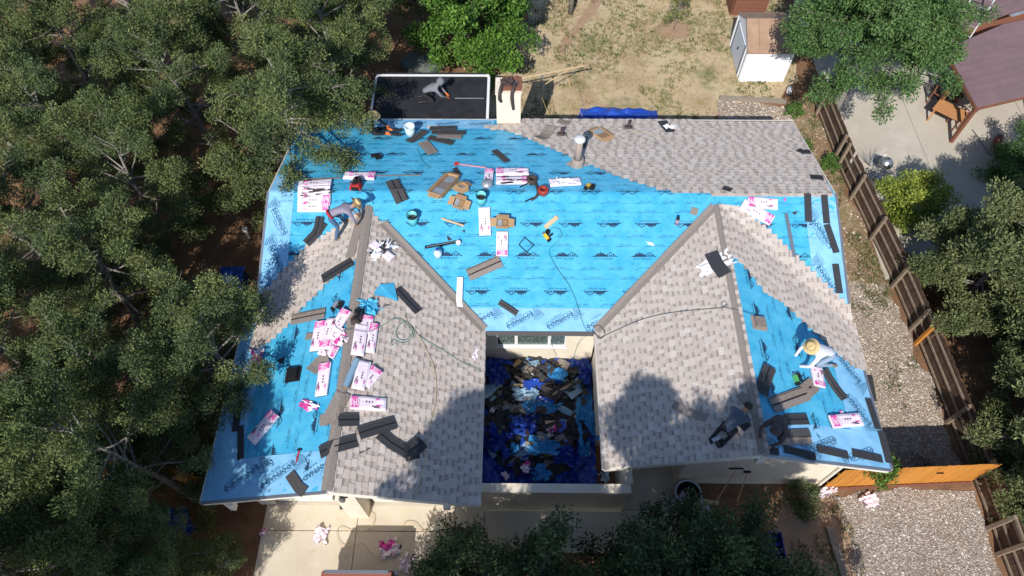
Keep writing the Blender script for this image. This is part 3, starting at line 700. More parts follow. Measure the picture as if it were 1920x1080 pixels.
# ------------------------------------------------------------------ shingles
TONES = [(.61, .535, .475), (.575, .495, .435), (.63, .565, .505), (.555, .47, .41), (.595, .52, .46), (.67, .62, .57), (.585, .52, .47), (.61, .56, .515)]
def field(poly, f, down, kind='any', uclip=None, lift=.027, expo=.146):
    """courses of laminated shingle teeth inside a plan polygon; down = plan direction of the slope ('+x','-x','+y','-y')"""
    out = []
    ax = 0 if down[1] == 'x' else 1; sg = 1 if down[0] == '+' else -1
    vs = [p[ax] for p in poly]; v0, v1 = min(vs), max(vs); n = int((v1 - v0) / expo) + 1
    for c in range(n):
        a = v0 + c * expo; b = a + expo
        mid = (a + b) / 2 if b < v1 + .05 else (a + v1) / 2
        # spans of the polygon at this course
        xs = []
        for i in range(len(poly)):
            p, q = poly[i], poly[(i + 1) % len(poly)]
            if (p[ax] > mid) != (q[ax] > mid): xs.append(p[1 - ax] + (q[1 - ax] - p[1 - ax]) * (mid - p[ax]) / (q[ax] - p[ax]))
        xs.sort()
        for s0, s1 in zip(xs[::2], xs[1::2]):
            u = s0; k = random.randint(0, 1)
            while u < s1 - .01:
                w = rnd(.10, .24) if k % 2 else rnd(.08, .19)
                e_ = min(u + w, s1)
                if s1 - e_ < .05: e_ = s1
                raised = k % 2
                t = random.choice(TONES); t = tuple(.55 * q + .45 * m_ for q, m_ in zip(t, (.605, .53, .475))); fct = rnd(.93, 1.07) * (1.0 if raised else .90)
                out.append((a, min(b, v1) if sg > 0 else b, u, e_, raised, tuple(q * fct for q in t)))
                u = e_; k += 1
    res = []
    for a, b, u0, u1, raised, col in out:
        th = .024 if raised else .011
        # the butt (lower) edge is thick, the head runs under the next course
        lo_v, hi_v = (b, a) if sg > 0 else (a, b)
        hi_v2 = hi_v - sg * .02
        def pt(u, v, z):
            x, y = (v, u) if ax == 0 else (u, v)
            return (x, y, f(x, y) + z)
        if not raised: lo_v2 = lo_v - sg * .004
        else: lo_v2 = lo_v
        p = [pt(u0, lo_v2, lift), pt(u1, lo_v2, lift), pt(u1, hi_v2, lift), pt(u0, hi_v2, lift)]
        q = [pt(u0, lo_v2, lift + th), pt(u1, lo_v2, lift + th), pt(u1, hi_v2, lift + .006), pt(u0, hi_v2, lift + .006)]
        # winding
        A = Vector(p[1]) - Vector(p[0]); B = Vector(p[3]) - Vector(p[0])
        if A.cross(B).z < 0: p = [p[1], p[0], p[3], p[2]]; q = [q[1], q[0], q[3], q[2]]
        if raised or u1 - u0 < .07: res.append((p, q, col))
        else:       # between the teeth the lower layer shows, its upper half in the darker shadow-band granules
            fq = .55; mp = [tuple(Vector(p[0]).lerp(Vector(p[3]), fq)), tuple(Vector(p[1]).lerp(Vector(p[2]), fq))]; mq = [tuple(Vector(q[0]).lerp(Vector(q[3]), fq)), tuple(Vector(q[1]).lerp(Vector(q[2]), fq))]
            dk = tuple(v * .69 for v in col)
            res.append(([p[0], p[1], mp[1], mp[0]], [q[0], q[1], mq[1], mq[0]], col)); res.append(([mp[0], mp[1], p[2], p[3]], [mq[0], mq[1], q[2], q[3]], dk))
    return res
def pl_px(f, *pts): return [tuple(onp(x, y, f))[:2] for x, y in pts]
wl_left = lambda x, y: min(ll(x, y), lr(x, y)); wr_ = lambda x, y: min(rl(x, y), rr(x, y))
ALL = []
ALL += field([(XLR + .02, YLF - .02), (CL + .02, YLF - .02), (CL + .02, YF - EX), (XLR + .02, YF + WL - .02)], lr, '+x')
ALL += field([(CR - .02, YRF - .02), (XRR - .02, YRF - .02), (XRR - .02, YF + WR - .02), (CR - .02, YF - EX)], rl, '-x')
both = lambda x, y: roof(x, y) or max(mf(x, y), ll(x, y) if x < 0 else rr(x, y))
band = pl_px(lambda x, y: max(min(ll(x, y), lr(x, y)), mf(x, y)), (694, 384), (645, 418), (606, 443), (575, 461), (528, 510), (502, 541), (478, 560), (470, 660), (505, 642), (555, 596), (572, 570), (592, 555), (608, 535), (632, 517), (655, 493), (683, 484), (690, 440))
ALL += field(band, both, '-x')
band = pl_px(lambda x, y: max(min(rl(x, y), rr(x, y)), mf(x, y)), (1350, 384), (1385, 388), (1440, 430), (1500, 487), (1560, 545), (1590, 572), (1600, 600), (1627, 697), (1602, 690), (1560, 655), (1532, 628), (1507, 605), (1470, 570), (1435, 550), (1402, 507), (1385, 490), (1367, 477), (1358, 440))
ALL += field(band, both, '+x')
back = pl_px(mb, (978, 223), (1487, 229), (1561, 364), (1247, 359), (1205, 346), (1150, 328), (1100, 306), (1060, 290), (1022, 274), (985, 258), (950, 246), (897, 240), (940, 233))
back = [(x, min(max(y, YR), YB + .03)) for x, y in back]
ALL += field(back, mb, '+y')
ALL += field([(-3.05, 8.42), (-2.2, 8.42), (-2.2, 8.55), (-3.05, 8.55)], mb, '+y')
ALL += field(pl_px(mf, (1247, 359), (1333, 359), (1333, 368), (1561, 370), (1561, 361)), fridge, '-y')
# extra bits lying up the right valley foot
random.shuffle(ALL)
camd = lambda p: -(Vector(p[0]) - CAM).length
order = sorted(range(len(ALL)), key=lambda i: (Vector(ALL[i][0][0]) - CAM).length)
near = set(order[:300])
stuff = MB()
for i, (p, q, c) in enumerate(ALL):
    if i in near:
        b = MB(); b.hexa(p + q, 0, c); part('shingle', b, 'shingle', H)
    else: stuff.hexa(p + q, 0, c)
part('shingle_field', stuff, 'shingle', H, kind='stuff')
# valley and ridge strips, metre-long pieces lapped over one another
def run(a, b, f, w, name, m='ridge_grain', L=.98, lift=.052, fold=True):
    a, b = Vector(a), Vector(b); n = max(1, int(round((b - a).length / L)))
    for k in range(n):
        p = a.lerp(b, k / n); q = a.lerp(b, min(1.0, (k + 1.06) / n)); dd = (q - p); nx = Vector((-dd.y, dd.x, 0)).normalized() * w / 2
        bm = MB(); zz = lift + .006 * (k % 2)
        def V(pt, s, t=0):
            x, y = pt.x + nx.x * s, pt.y + nx.y * s; return (x, y, f(x, y) + zz + t)
        for s0, s1 in ((-1, 0), (0, 1)):
            P = [V(p, s0), V(q, s0), V(q, s1), V(p, s1)]; Q = [V(p, s0, .014), V(q, s0, .014), V(q, s1, .014), V(p, s1, .014)]
            bm.hexa([P[3], P[2], P[1], P[0], Q[3], Q[2], Q[1], Q[0]])
        part(name, bm, m, H)
run((XLR, YLF, 0), (XLR, YF + WL + .1, 0), wl_left, .26, 'ridge_cap'); run((XRR, YRF, 0), (XRR, YF + WR - .05, 0), wr_, .24, 'ridge_cap')
run((XLR + .45, YF + WL - .45 , 0), (CL - .02, YF - EX + .02, 0), lambda x, y: max(lr(x, y), mf(x, y)), .25, 'valley_strip', lift=.046)
run((XRR - .1, YF + WR - .1, 0), (CR + .02, YF - EX + .02, 0), lambda x, y: max(rl(x, y), mf(x, y)), .25, 'valley_strip', lift=.046)
run((XLR - .35, YF + WL - 1.7, 0), (XLR - .15, YF + WL + .15, 0), wl_left, .26, 'ridge_cap', lift=.05)


# ------------------------------------------------------------------ trees
def leaves_mesh(name, puffs, n, ll_, lw, pal, m, up=.35, flat=.85, jit=.25, seed=0):
    r = np.random.RandomState(seed); P = []; D = []; C = []
    pal = np.array(pal)
    for (c, rad) in puffs:
        k = max(10, int(n * (rad / .35) ** 2)); g_ = r.normal(size=(k, 3)); g_ /= np.linalg.norm(g_, axis=1)[:, None]
        q = g_ * (r.rand(k, 1) ** .45) * rad; q[:, 2] *= flat; P.append(np.array(c) + q)
        d_ = g_ * .8 + r.normal(size=(k, 3)) * .6; d_[:, 2] += up; D.append(d_ / np.linalg.norm(d_, axis=1)[:, None])
        base = pal[r.randint(len(pal))] * .6 + pal[r.randint(len(pal))] * .4
        C.append(base[None, :] * (1 + r.normal(size=(k, 1)) * jit).clip(.45, 1.7))
    P = np.concatenate(P); D = np.concatenate(D); C = np.concatenate(C); N = len(P)
    w = np.cross(D, r.normal(size=(N, 3))); w /= np.linalg.norm(w, axis=1)[:, None] + 1e-9
    L = ll_ * r.uniform(.7, 1.3, (N, 1)); Wd = lw * r.uniform(.7, 1.3, (N, 1))
    V = np.empty((N, 4, 3)); V[:, 0] = P; V[:, 1] = P + D * L * .5 + w * Wd * .5; V[:, 2] = P + D * L; V[:, 3] = P + D * L * .5 - w * Wd * .5
    me = bpy.data.meshes.new(name); me.vertices.add(N * 4); me.vertices.foreach_set('co', V.astype(np.float32).ravel())
    me.loops.add(N * 4); me.loops.foreach_set('vertex_index', np.arange(N * 4, dtype=np.int32)); me.polygons.add(N)
    me.polygons.foreach_set('loop_start', np.arange(0, N * 4, 4, dtype=np.int32)); me.polygons.foreach_set('loop_total', np.full(N, 4, np.int32))
    me.materials.append(MATS[m]); a = me.color_attributes.new('Col', 'FLOAT_COLOR', 'CORNER')
    a.data.foreach_set('color', np.repeat(np.c_[C, np.ones(N)], 4, axis=0).astype(np.float32).ravel()); me.update(); me.validate(); return me
def make_tree(kind, seed, h, r, limbs, subs, leaf, pal, base=.18, puff=(.26, .42), lean=(0, 0), droop=0.0, m='needle', barkm='bark_grey', tr=.13, up=.35, shape=1.0, thin=1.0, stems=1):
    R = random.Random(seed); B = MB(); puffs = []
    def U(a, b): return R.uniform(a, b)
    for st in range(stems):
        sx, sy = (U(-.35, .35), U(-.35, .35)) if stems > 1 else (0, 0)
        pts = [Vector((sx * .3, sy * .3, -.1))]; n = 6
        for k in range(1, n + 1):
            t = k / n; pts.append(Vector((lean[0] * t + sx * 3 * t + U(-.08, .08), lean[1] * t + sy * 3 * t + U(-.08, .08), h * .86 * t)))
        B.tube(pts, [tr * (1 - .82 * k / n) for k in range(n + 1)], 7)
        for i in range(limbs // stems):
            t = base + (1 - base) * ((i + U(0, 1)) / (limbs // stems)); t = min(t, .98)
            kf = t * n; k = min(int(kf), n - 1); p0 = pts[k].lerp(pts[k + 1], kf - k); a = U(0, 6.283) + i * 2.4
            env = math.sqrt(max(.03, 1 - ((t - .42) / .62) ** 2)) ** shape
            L = r * env * U(.62, 1.12); el = U(-.05, .45) + .5 * (t - .4) - droop * .3
            dv = Vector((math.cos(a) * math.cos(el), math.sin(a) * math.cos(el), math.sin(el)))
            q = [p0]; ns = 4
            for s in range(1, ns + 1):
                w = Vector((U(-.14, .14), U(-.14, .14), U(-.10, .16) - droop * .25 * s)) * L * .5
                q.append(q[-1] + dv * (L / ns) + w * .5)
            B.tube(q, [tr * .27 * (1 - .72 * s / ns) for s in range(ns + 1)], 5, cap=False)
            puffs.append((tuple(q[-1]), U(*puff)))
            for s in range(subs):
                f = U(.35, 1.0) * ns; k2 = min(int(f), ns - 1); b0 = q[k2].lerp(q[k2 + 1], f - k2)
                sd = (dv * U(.3, 1) + Vector((U(-1, 1), U(-1, 1), U(-.25, .75) - droop))).normalized(); sl = U(.18, .38) * min(1.0, r / 2) * (1.2 if droop else 1)
                e = b0 + sd * sl * U(.9, 1.6)
                B.tube([b0, b0.lerp(e, .5) + Vector((U(-.04, .04), U(-.04, .04), U(-.04, .04))), e + sd * .05], [tr * .11, tr * .075, tr * .03], 4, cap=False)
                if R.random() < thin: puffs.append((tuple(e), U(*puff)))
    if True: puffs.append((tuple(pts[-1] + Vector((0, 0, .15))), puff[1]))
    tm = B.mesh('trunk', [barkm], True)
    cm = leaves_mesh('crown', puffs, leaf[0], leaf[1], leaf[2], pal, m, up=up, seed=seed)
    return tm, cm
PIN = [(.115, .15, .052), (.145, .18, .06), (.09, .125, .046), (.185, .21, .075), (.07, .105, .043), (.10, .14, .058)]
JUN = [(.135, .165, .068), (.165, .195, .08), (.11, .14, .058), (.20, .22, .095)]
OAK = [(.075, .115, .045), (.10, .14, .052), (.055, .09, .04), (.14, .175, .07)]
ELMC = [(.085, .165, .05), (.10, .19, .055), (.07, .14, .045), (.12, .205, .065)]
MAP = [(.09, .20, .03), (.125, .25, .04), (.065, .155, .025), (.16, .29, .05), (.05, .12, .02)]
YEL = [(.26, .32, .05), (.21, .28, .05), (.31, .35, .06)]
VAR = {}
for i in range(5): VAR['pin%d' % i] = make_tree('pin', 100 + i, 7.0, 2.55, 38, 9, (330, .08, .034), PIN, base=.12, puff=(.17, .36), lean=(rnd(-.6, .6), rnd(-.6, .6)), thin=.88, shape=.9)
for i in range(2): VAR['jun%d' % i] = make_tree('jun', 200 + i, 4.9, 2.2, 48, 7, (290, .11, .042), JUN, base=.06, puff=(.24, .38), shape=.6, up=.8)
for i in range(2): VAR['oak%d' % i] = make_tree('oak', 300 + i, 5.0, 2.1, 42, 7, (95, .10, .07), OAK, base=.15, puff=(.24, .40), m='leaf', barkm='bark', stems=2, shape=.6)
for i in range(2): VAR['tall%d' % i] = make_tree('tall', 150 + i, 11.8, 1.9, 44, 6, (210, .10, .045), PIN, base=.52, puff=(.20, .36), shape=2.2, tr=.17)
VAR['tall2'] = make_tree('tall', 156, 11.8, 1.8, 40, 6, (210, .10, .045), PIN, base=.64, puff=(.20, .36), shape=2.0, tr=.17)
VAR['elm'] = make_tree('elm', 401, 7.4, 3.5, 78, 9, (210, .105, .055), ELMC, base=.52, puff=(.26, .46), droop=.2, m='leaf', barkm='bark_grey', tr=.27, up=-.5, shape=.55)
VAR['maple'] = make_tree('maple', 500, 5.2, 2.15, 44, 7, (110, .125, .09), MAP, base=.2, puff=(.28, .44), m='leaf', barkm='bark', shape=.6, up=.1)
VAR['bush'] = make_tree('bush', 600, 1.7, 1.15, 40, 6, (170, .10, .04), YEL, base=.03, puff=(.16, .26), m='needle', shape=.5, tr=.05, up=.6)
VAR['gbush'] = make_tree('gbush', 610, 1.9, 1.5, 46, 6, (120, .09, .055), ELMC, base=.03, puff=(.2, .3), m='leaf', shape=.5, tr=.06)
VAR['sap'] = make_tree('sap', 620, 2.6, .55, 16, 3, (60, .09, .05), [(.16, .2, .05), (.2, .22, .07), (.12, .17, .04)], base=.25, puff=(.12, .2), m='leaf', tr=.03)
VAR['weed'] = make_tree('weed', 630, .55, .6, 30, 4, (90, .09, .06), [(.10, .2, .035), (.13, .24, .05), (.08, .16, .03)], base=.03, puff=(.10, .17), m='leaf', shape=.4, tr=.02)
VAR['low'] = make_tree('low', 640, .9, .75, 26, 5, (80, .08, .05), OAK, base=.03, puff=(.14, .22), m='leaf', shape=.4, tr=.03)
SZ = {'tall pinyon at the front left corner of the roof, shading it': 1.12}
def tree(name, var, x, y, label, group=None, s=1.0, rz=None, sz=None, cat='tree', z=0, tint=None, tilt=(0, 0)):
    t = thing(name, label, cat, (x, y, z), group); t.rotation_euler = (Matrix.Rotation(tilt[1], 3, 'Y') @ Matrix.Rotation(tilt[0], 3, 'X') @ Matrix.Rotation(rnd(0, 6.28) if rz is None else rz, 3, 'Z')).to_euler(); t.scale = (s, s, sz or s)
    tm, cm = VAR[var]
    a = bpy.data.objects.new('stem' if cat == 'plant' else 'trunk', tm); COL.objects.link(a); a.parent = t
    b = bpy.data.objects.new('foliage' if cat == 'plant' else 'crown', cm); COL.objects.link(b); b.parent = t
    return t
GP = 'pinyon trees crowding the left side of the house'
PT = [(-8.35, 7.5, 'pin0', 1.10, 'olive pinyon leaning its crown over the back left corner of the blue roof', (.03, .33)),
 (-6.9, 12.2, 'pin1', 1.02, 'bushy pinyon standing just behind the black flat roof at its left', (0, 0)),
 (-9.6, 12.8, 'pin2', 1.05, 'pinyon behind the one that overhangs the back left roof corner', (0, 0)),
 (-11.2, 9.6, 'pin3', .98, 'pinyon over bare orange soil beside the upper gap in the trees', (0, 0)),
 (-13.6, 13.0, 'pin4', 1.06, 'pinyon at the top edge, second from the upper left corner', (0, 0)),
 (-16.8, 12.4, 'pin0', 1.02, 'pinyon filling the upper left corner, above the pale slab edge', (0, 0)),
 (-15.0, 8.0, 'pin2', .98, 'pinyon with many bare grey twigs below the pale slab edge at far left', (0, 0)),
 (-12.3, 5.6, 'pin1', .92, 'pinyon with a thick grey trunk leaning beside the shaded dirt gap', (0, 0)),
 (-15.2, 4.2, 'pin3', .95, 'yellow-green pinyon at the middle of the left edge', (0, 0)),
 (-12.2, 2.2, 'pin4', .90, 'pinyon left of the shaded dirt and the blue bin', (0, 0)),
 (-8.1, -.2, 'pin2', .94, 'pinyon pressed against the left eave beside the shaded shingle patch', (0, .10)),
 (-14.0, -.4, 'pin1', .95, 'shaded pinyon at the left edge, below the middle', (0, 0)),
 (-11.3, -1.2, 'pin0', .86, 'dark pinyon between the left eave and the left edge', (0, 0)),
 (-12.9, -3.7, 'pin3', .92, 'pinyon in the lower left beside the orange fence', (0, 0)),
 (-9.25, -3.1, 'pin1', .78, 'tall pinyon at the front left corner of the roof, shading it', (0, .03)),
 (-9.6, -5.3, 'pin2', .86, 'pinyon in front of the dirt strip at lower left', (0, 0)),
 (-8.2, -6.1, 'pin4', .66, 'low pinyon at the bottom edge left of the driveway', (0, 0)),
 (-11.4, -6.2, 'pin4', .95, 'pinyon in the bottom left corner', (0, 0)),
 (-4.4, 17.0, 'pin3', 1.0, 'shaded pinyon at the top edge left of the bright green tree', (0, 0)),
 (-7.8, 17.5, 'pin1', 1.1, 'pinyon at the top edge above the black flat roof', (0, 0)),
 (-18.5, 9.5, 'pin4', 1.0, 'pinyon at the far left edge beside the pale slab', (0, 0)),
 (-18.0, 1.5, 'pin2', 1.0, 'outermost pinyon at the left edge', (0, 0)),
 (-16.5, -3.0, 'pin0', 1.0, 'outermost pinyon of the lower left', (0, 0)),
 (-12.2, 18.2, 'pin3', 1.05, 'pinyon beyond the top edge at left', (0, 0)),
 (-20.5, 15.5, 'pin1', 1.05, 'outermost pinyon of the upper left corner', (0, 0))]
for x, y, v, s, l, ti in PT: tree('pinyon_tree', v, x, y, l, GP, s, tilt=ti, sz=SZ.get(l))
GO = 'scrub oaks in front of the courtyard'
for x, y, v, s, l in [(.5, -6.3, 'oak0', .95, 'dark scrub oak in front of the low courtyard wall'), (-1.1, -6.2, 'oak1', .75, 'scrub oak at the driveway edge, leftmost of the front row'), (3.0, -6.0, 'oak1', .9, 'scrub oak below the entry step'), (4.5, -5.7, 'oak0', .9, 'dense scrub oak beside the blue hoop tub'), (6.1, -6.1, 'oak1', .82, 'scrub oak above the blue bin'), (7.5, -7.3, 'oak0', .6, 'small sunlit scrub oak next to the grey edging timber'), (-2.3, -7.0, 'oak0', .62, 'small sunlit scrub oak beside the parked pickup')]:
    tree('scrub_oak', v, x, y, l, GO, s)
for x, y, v, s, sz, l in [(-3.4, -9.9, 'tall2', .95, 1.06, 'tall pinyon south of the driveway, shading the left wing'), (-.9, -10.6, 'tall1', 1.0, 1.08, 'tall pinyon south of the courtyard, left one'), (1.3, -9.6, 'tall0', 1.0, 1.08, 'tall pinyon south of the courtyard, right one'), (2.7, -9.2, 'tall1', .9, 1.02, 'tall pinyon south of the entry step'), (4.0, -8.7, 'tall0', .9, 1.04, 'tall pinyon south of the right wing, shading it'), (4.9, -10.0, 'tall1', .8, 1.0, 'tall pinyon south of the right wing wall'), (-9.9, -9.2, 'tall1', 1.0, .85, 'tall pinyon south of the left eave'), (-8.8, -8.7, 'tall2', 1.05, 1.0, 'tall pinyon just south of the front left roof corner'), (-11.0, -10.0, 'tall0', 1.1, 1.0, 'tall pinyon at the lower left outside the frame')]:
    tree('pinyon_tree', v, x, y, l, 'tall pinyons south of the house', s, sz=sz)
GJ = 'junipers beyond the dark fence'
for x, y, v, s, l in [(15.0, 3.6, 'jun0', 1.05, 'broad grey-green juniper behind the dark fence, below the yellow bush'), (16.6, 1.0, 'jun1', 1.1, 'juniper with bare grey twigs at the middle of the right edge'), (15.3, -1.7, 'jun0', 1.0, 'shaded juniper beyond the posts in the lower right'), (16.4, -4.4, 'jun1', 1.1, 'juniper at the right edge above the orange fence end'), (14.6, -3.2, 'jun1', .72, 'juniper overhanging the end of the orange fence'), (17.2, 4.6, 'jun0', 1.0, 'juniper at the right edge beside the concrete'), (16.0, -7.2, 'jun0', 1.0, 'juniper in the bottom right corner beyond the fence')]:
    tree('juniper', v, x, y, l, GJ, s)
tree('elm_tree', 'elm', 12.75, 12.6, 'large weeping green elm with a pale trunk at the fence corner', None, .9, rz=.6)
tree('elm_tree', 'elm', 15.2, 18.6, 'second large elm behind the white garden hut', None, .9, rz=2.6)
tree('maple_tree', 'maple', -1.75, 15.4, 'bright green leafy tree staked behind the chimney')
tree('maple_tree', 'maple', -3.9, 19.6, 'bright green tree cut by the top edge', None, .9)
tree('round_bush', 'bush', 13.95, 7.3, 'yellow-green round bush beside the fence on the neighbour concrete', None, 1.0, cat='bush')
tree('round_bush', 'gbush', 19.1, 9.2, 'dark green bush behind the curved block edging', None, .95, cat='bush')
tree('sapling', 'sap', 6.95, 17.9, 'thin staked sapling in a ring of bare soil', None, 1.0)
tree('leafy_weed', 'weed', 10.9, 10.6, 'clump of bright green weeds at the foot of the elm', None, .8, cat='plant')
tree('leafy_weed', 'weed', 11.2, 12.6, 'trail of green weeds beside the pebble strip', None, .6, cat='plant')
tree('leafy_weed', 'weed', 12.05, 9.75, 'green weeds around the paired fence posts', None, .65, cat='plant')
tree('shrub', 'low', 8.2, -3.0, 'dark shrub in shade under the right wing wall', None, .7, cat='plant')
tree('shrub', 'weed', 10.1, -2.35, 'green vine hanging over the orange fence', None, .85, cat='plant', z=1.05)
tree('shrub', 'low', 9.3, -1.9, 'shrub in the gap between wall and orange fence', None, .8, cat='plant')
tr_ = MB(); tr_.tube([(2.39, 19.04, -.1), (2.42, 19.1, 2.4)], [.13, .09], 10); solo('tree_stub', tr_, 'bark_grey', 'bare grey trunk at the top edge above the dirt path', 'trunk', smooth=True)
for k in range(2):
    st = MB(); a = (-1.75 + (-.55, .5)[k], 15.25, 0); st.bar((a[0], a[1], 0), (a[0] + (.1, -.1)[k], a[1], 1.3), .05, .05); solo('tree_stake', st, 'wood_pale', ('wooden stake left of the bright green tree', 'wooden stake right of the bright green tree')[k], 'stake', 'stakes of the bright green tree')
# ------------------------------------------------------------------ fences
def board_fence(root, a, b, h, bw, m, rails=(), side=-1, rm='fence_rail', jag=.03, gap=.006, z0=.03, tone=.18, lean=0, railw=.09):
    a, b = Vector((*a, 0)), Vector((*b, 0)); L = (b - a).length; d_ = (b - a).normalized(); n_ = Vector((-d_.y, d_.x, 0)) * side
    n = int(L / bw)
    for k in range(n):
        c = a + d_ * (k + .5) * bw; f = rnd(1 - tone, 1 + tone); e = MB(); hh = h + rnd(-jag, jag)
        e.obox(c + Vector((0, 0, z0)) + n_ * rnd(-.004, .004), d_, n_, (0, 0, 1), bw - gap, .018, hh, 0, (f, f * rnd(.95, 1.05), f)); part('board', e, m, root)
    for z in rails:
        e = MB(); e.bar(a + n_ * .035 + Vector((0, 0, z)), b + n_ * .035 + Vector((0, 0, z)), .04, railw); part('rail', e, rm, root)
FL = [(12.20, 13.6), (12.42, 9.4), (12.95, 4.8), (13.18, 2.0), (13.42, -2.4), (13.55, -6.5), (13.7, -10)]
FR = thing('board_fence', 'long dark brown board fence with three rails running past the right side of the house', 'fence', (13, 3, 0))
for a, b in zip(FL, FL[1:]): board_fence(FR, b, a, 1.25, .145, 'fence_board', (.18, .62, 1.06), 1, railw=.075)
def fx(y):
    for a, b in zip(FL, FL[1:]):
        if b[1] <= y <= a[1]: return a[0] + (b[0] - a[0]) * (a[1] - y) / (a[1] - b[1])
for k, y in enumerate((12.6, 10.15, 9.72, 8.2, 6.3, 4.3, 2.62, 2.12, -.6, -3.75, -4.45, -6.9)):
    e = MB(); x = fx(y) - .11; e.obox((x, y, 0), (1, 0, 0), (0, 1, 0), (0, 0, 1),   .10, .10, 1.34 if k not in (7,) else 1.3); part('post', e, 'fence_rail' if k != 7 else 'fence_orange', FR, label=None if k != 7 else 'new orange post')
for k, y in enumerate((2.37, -4.1)):
    e = MB(); e.bar((fx(y) - .11, y - .32, 1.28), (fx(y) - .11, y + .30, 1.28), .05, .10); part('brace', e, 'fence_rail', FR)
OF = thing('orange_fence', 'orange stained board fence beside the right wing above the front gravel', 'fence', (11, -2.5, 0))
board_fence(OF, (8.96, -2.62), (13.38, -2.40), 1.58, .118, 'fence_orange', (.4, 1.2), 1, 'fence_orange', .012, .004, .05, .10)
hg = MB(); hg.box(11.75, 11.95, -2.53, -2.505, 1.1, 1.13); part('latch', hg, 'black_plastic', OF)
fs = MB(); fs.bar((9.0, -2.68, .05), (13.3, -2.46, .05), .05, .11); part('kick_board', fs, 'brick_red', OF)
OG = thing('orange_fence', 'short orange board fence in the trees left of the driveway', 'fence', (-9.5, -2.6, 0))
board_fence(OG, (-11.2, -2.2), (-8.3, -3.0), 1.5, .13, 'fence_orange', (.4, 1.1), 1, 'fence_orange', .012, .004, .05, .12)
board_fence(OG, (-8.2, -3.05), (-7.42, -3.15), 1.5, .13, 'fence_orange', (.4, 1.1), 1, 'fence_orange', .012, .004, .05, .12)

# ------------------------------------------------------------------ garden
SH = thing('garden_hut', 'small white metal garden hut with a brown gable roof under the elm', 'shed', (10.6, 15.8, 0))
X0, X1, Y0, Y1, E0, R0 = 9.33, 11.2, 14.55, 17.05, 1.48, 2.12; YM = (Y0 + Y1) / 2
b = MB(); b.box(X0, X1, Y0, Y1, 0, E0); b.face([(X0, Y0, E0), (X0, YM, R0), (X0, Y1, E0)][::-1]); b.face([(X1, Y0, E0), (X1, YM, R0), (X1, Y1, E0)]); part('wall', b, 'hut_white', SH)
for k in range(9):      # ribs of the metal gable wall
    y = Y0 + .06 + k * .28
    if 14.98 < y < 16.62: continue
    b = MB(); b.box(X0 - .025, X0 - .001, y, y + .10, .02, E0 - .02); part('rib', b, 'hut_white', SH)
dr = MB(); dr.box(X0 - .035, X0 - .002, 15.05, 16.55, .05, 1.42); dro = part('door', dr, 'hut_blue', SH)
for y in (15.0, 16.56):
    b = MB(); b.box(X0 - .05, X0 - .001, y, y + .045, .02, 1.46); part('door_frame', b, 'fascia_dark', dro)
b = MB(); b.box(X0 - .06, X0 - .036, 15.7, 15.78, .7, .82); part('handle', b, 'black_plastic', dro)
for sg, ya, yb in ((-1, Y0 - .06, YM), (1, Y1 + .06, YM)):
    for k in range(4):
        xa = X0 - .06 + k * (X1 - X0 + .12) / 4; xb = X0 - .06 + (k + 1) * (X1 - X0 + .12) / 4 - .01; b = MB()
        P = [(xa, ya, E0 + .0), (xb, ya, E0 + .0), (xb, yb, R0 + .03), (xa, yb, R0 + .03)]; P = P if sg < 0 else [P[1], P[0], P[3], P[2]]
        b.hexa(P + [(x, y, z + .03) for x, y, z in P]); part('roof_panel', b, 'hut_roof', SH)
CRT = thing('wooden_crate', 'weathered brown wooden compost box behind the white hut', 'crate', (10.2, 19.4, 0))
for k in range(5):
    for s_ in (0, 1):
        b = MB(); b.box(9.7, 11.2, 18.9 + s_ * 1.0, 18.94 + s_ * 1.0, .02 + k * .19, .19 + k * .19); part('plank', b, 'brick_red', CRT)
    b = MB(); b.box(9.62 + .0, 9.66, 18.88, 19.96, .02 + k * .19, .19 + k * .19); part('plank', b, 'brick_red', CRT)
b = MB(); b.box(9.6, 11.25, 18.85, 19.97, .975, 1.0); part('lid', b, 'hut_roof', CRT)
TP = thing('trampoline', 'round black trampoline cut by the top edge', 'trampoline', (7.9, 21.2, 0))
b = MB(); b.lathe([(0, .80), (1.55, .80)], 32, (7.9, 21.2, 0)); part('mat', b, 'black_plastic', TP)
b = MB(); b.lathe([(1.56, .79), (1.57, .84), (1.82, .82), (1.80, .76), (1.56, .79)], 32, (7.9, 21.2, 0)); part('pad', b, 'asphalt_grey', TP, True)
for k in range(6):
    a = k * 1.047; b = MB(); b.tube([(7.9 + 1.7 * math.cos(a), 21.2 + 1.7 * math.sin(a), 0), (7.9 + 1.7 * math.cos(a), 21.2 + 1.7 * math.sin(a), .78)], .025); part('leg', b, 'grey_metal', TP)
# clothes line
CLP = thing('clothesline', 'pale metal T-shaped clothesline post with slack lines behind the chimney', 'clothesline', (.92, 12.4, 0))
px0 = (.92, 12.6)
b = MB(); b.tube([(px0[0], px0[1], 0), (px0[0], px0[1], 2.06)], .035); part('post', b, 'galv', CLP)
A0, A1 = Vector((-.85, 12.43, 2.06)), Vector((2.45, 13.40, 2.06)); cen = Vector((px0[0], px0[1], 2.06)); md = (A0 + A1) / 2
A0 += cen - md; A1 += cen - md
b = MB(); b.bar(A0, A1, .04, .04); part('crossbar', b, 'wood_pale', CLP)
for e_ in (A0.lerp(A1, .18), A0.lerp(A1, .82)):
    b = MB(); b.bar((px0[0], px0[1], 1.45), e_, .026, .026); part('brace', b, 'wood_pale', CLP)
for k in range(9):
    e_ = A0.lerp(A1, .05 + k * .112); b = MB(); b.obox(e_ + Vector((0, -.02, -.06)), (1, 0, 0), (0, 1, 0), (0, 0, 1), .02, .02, .06); part('hook', b, 'galv', CLP)
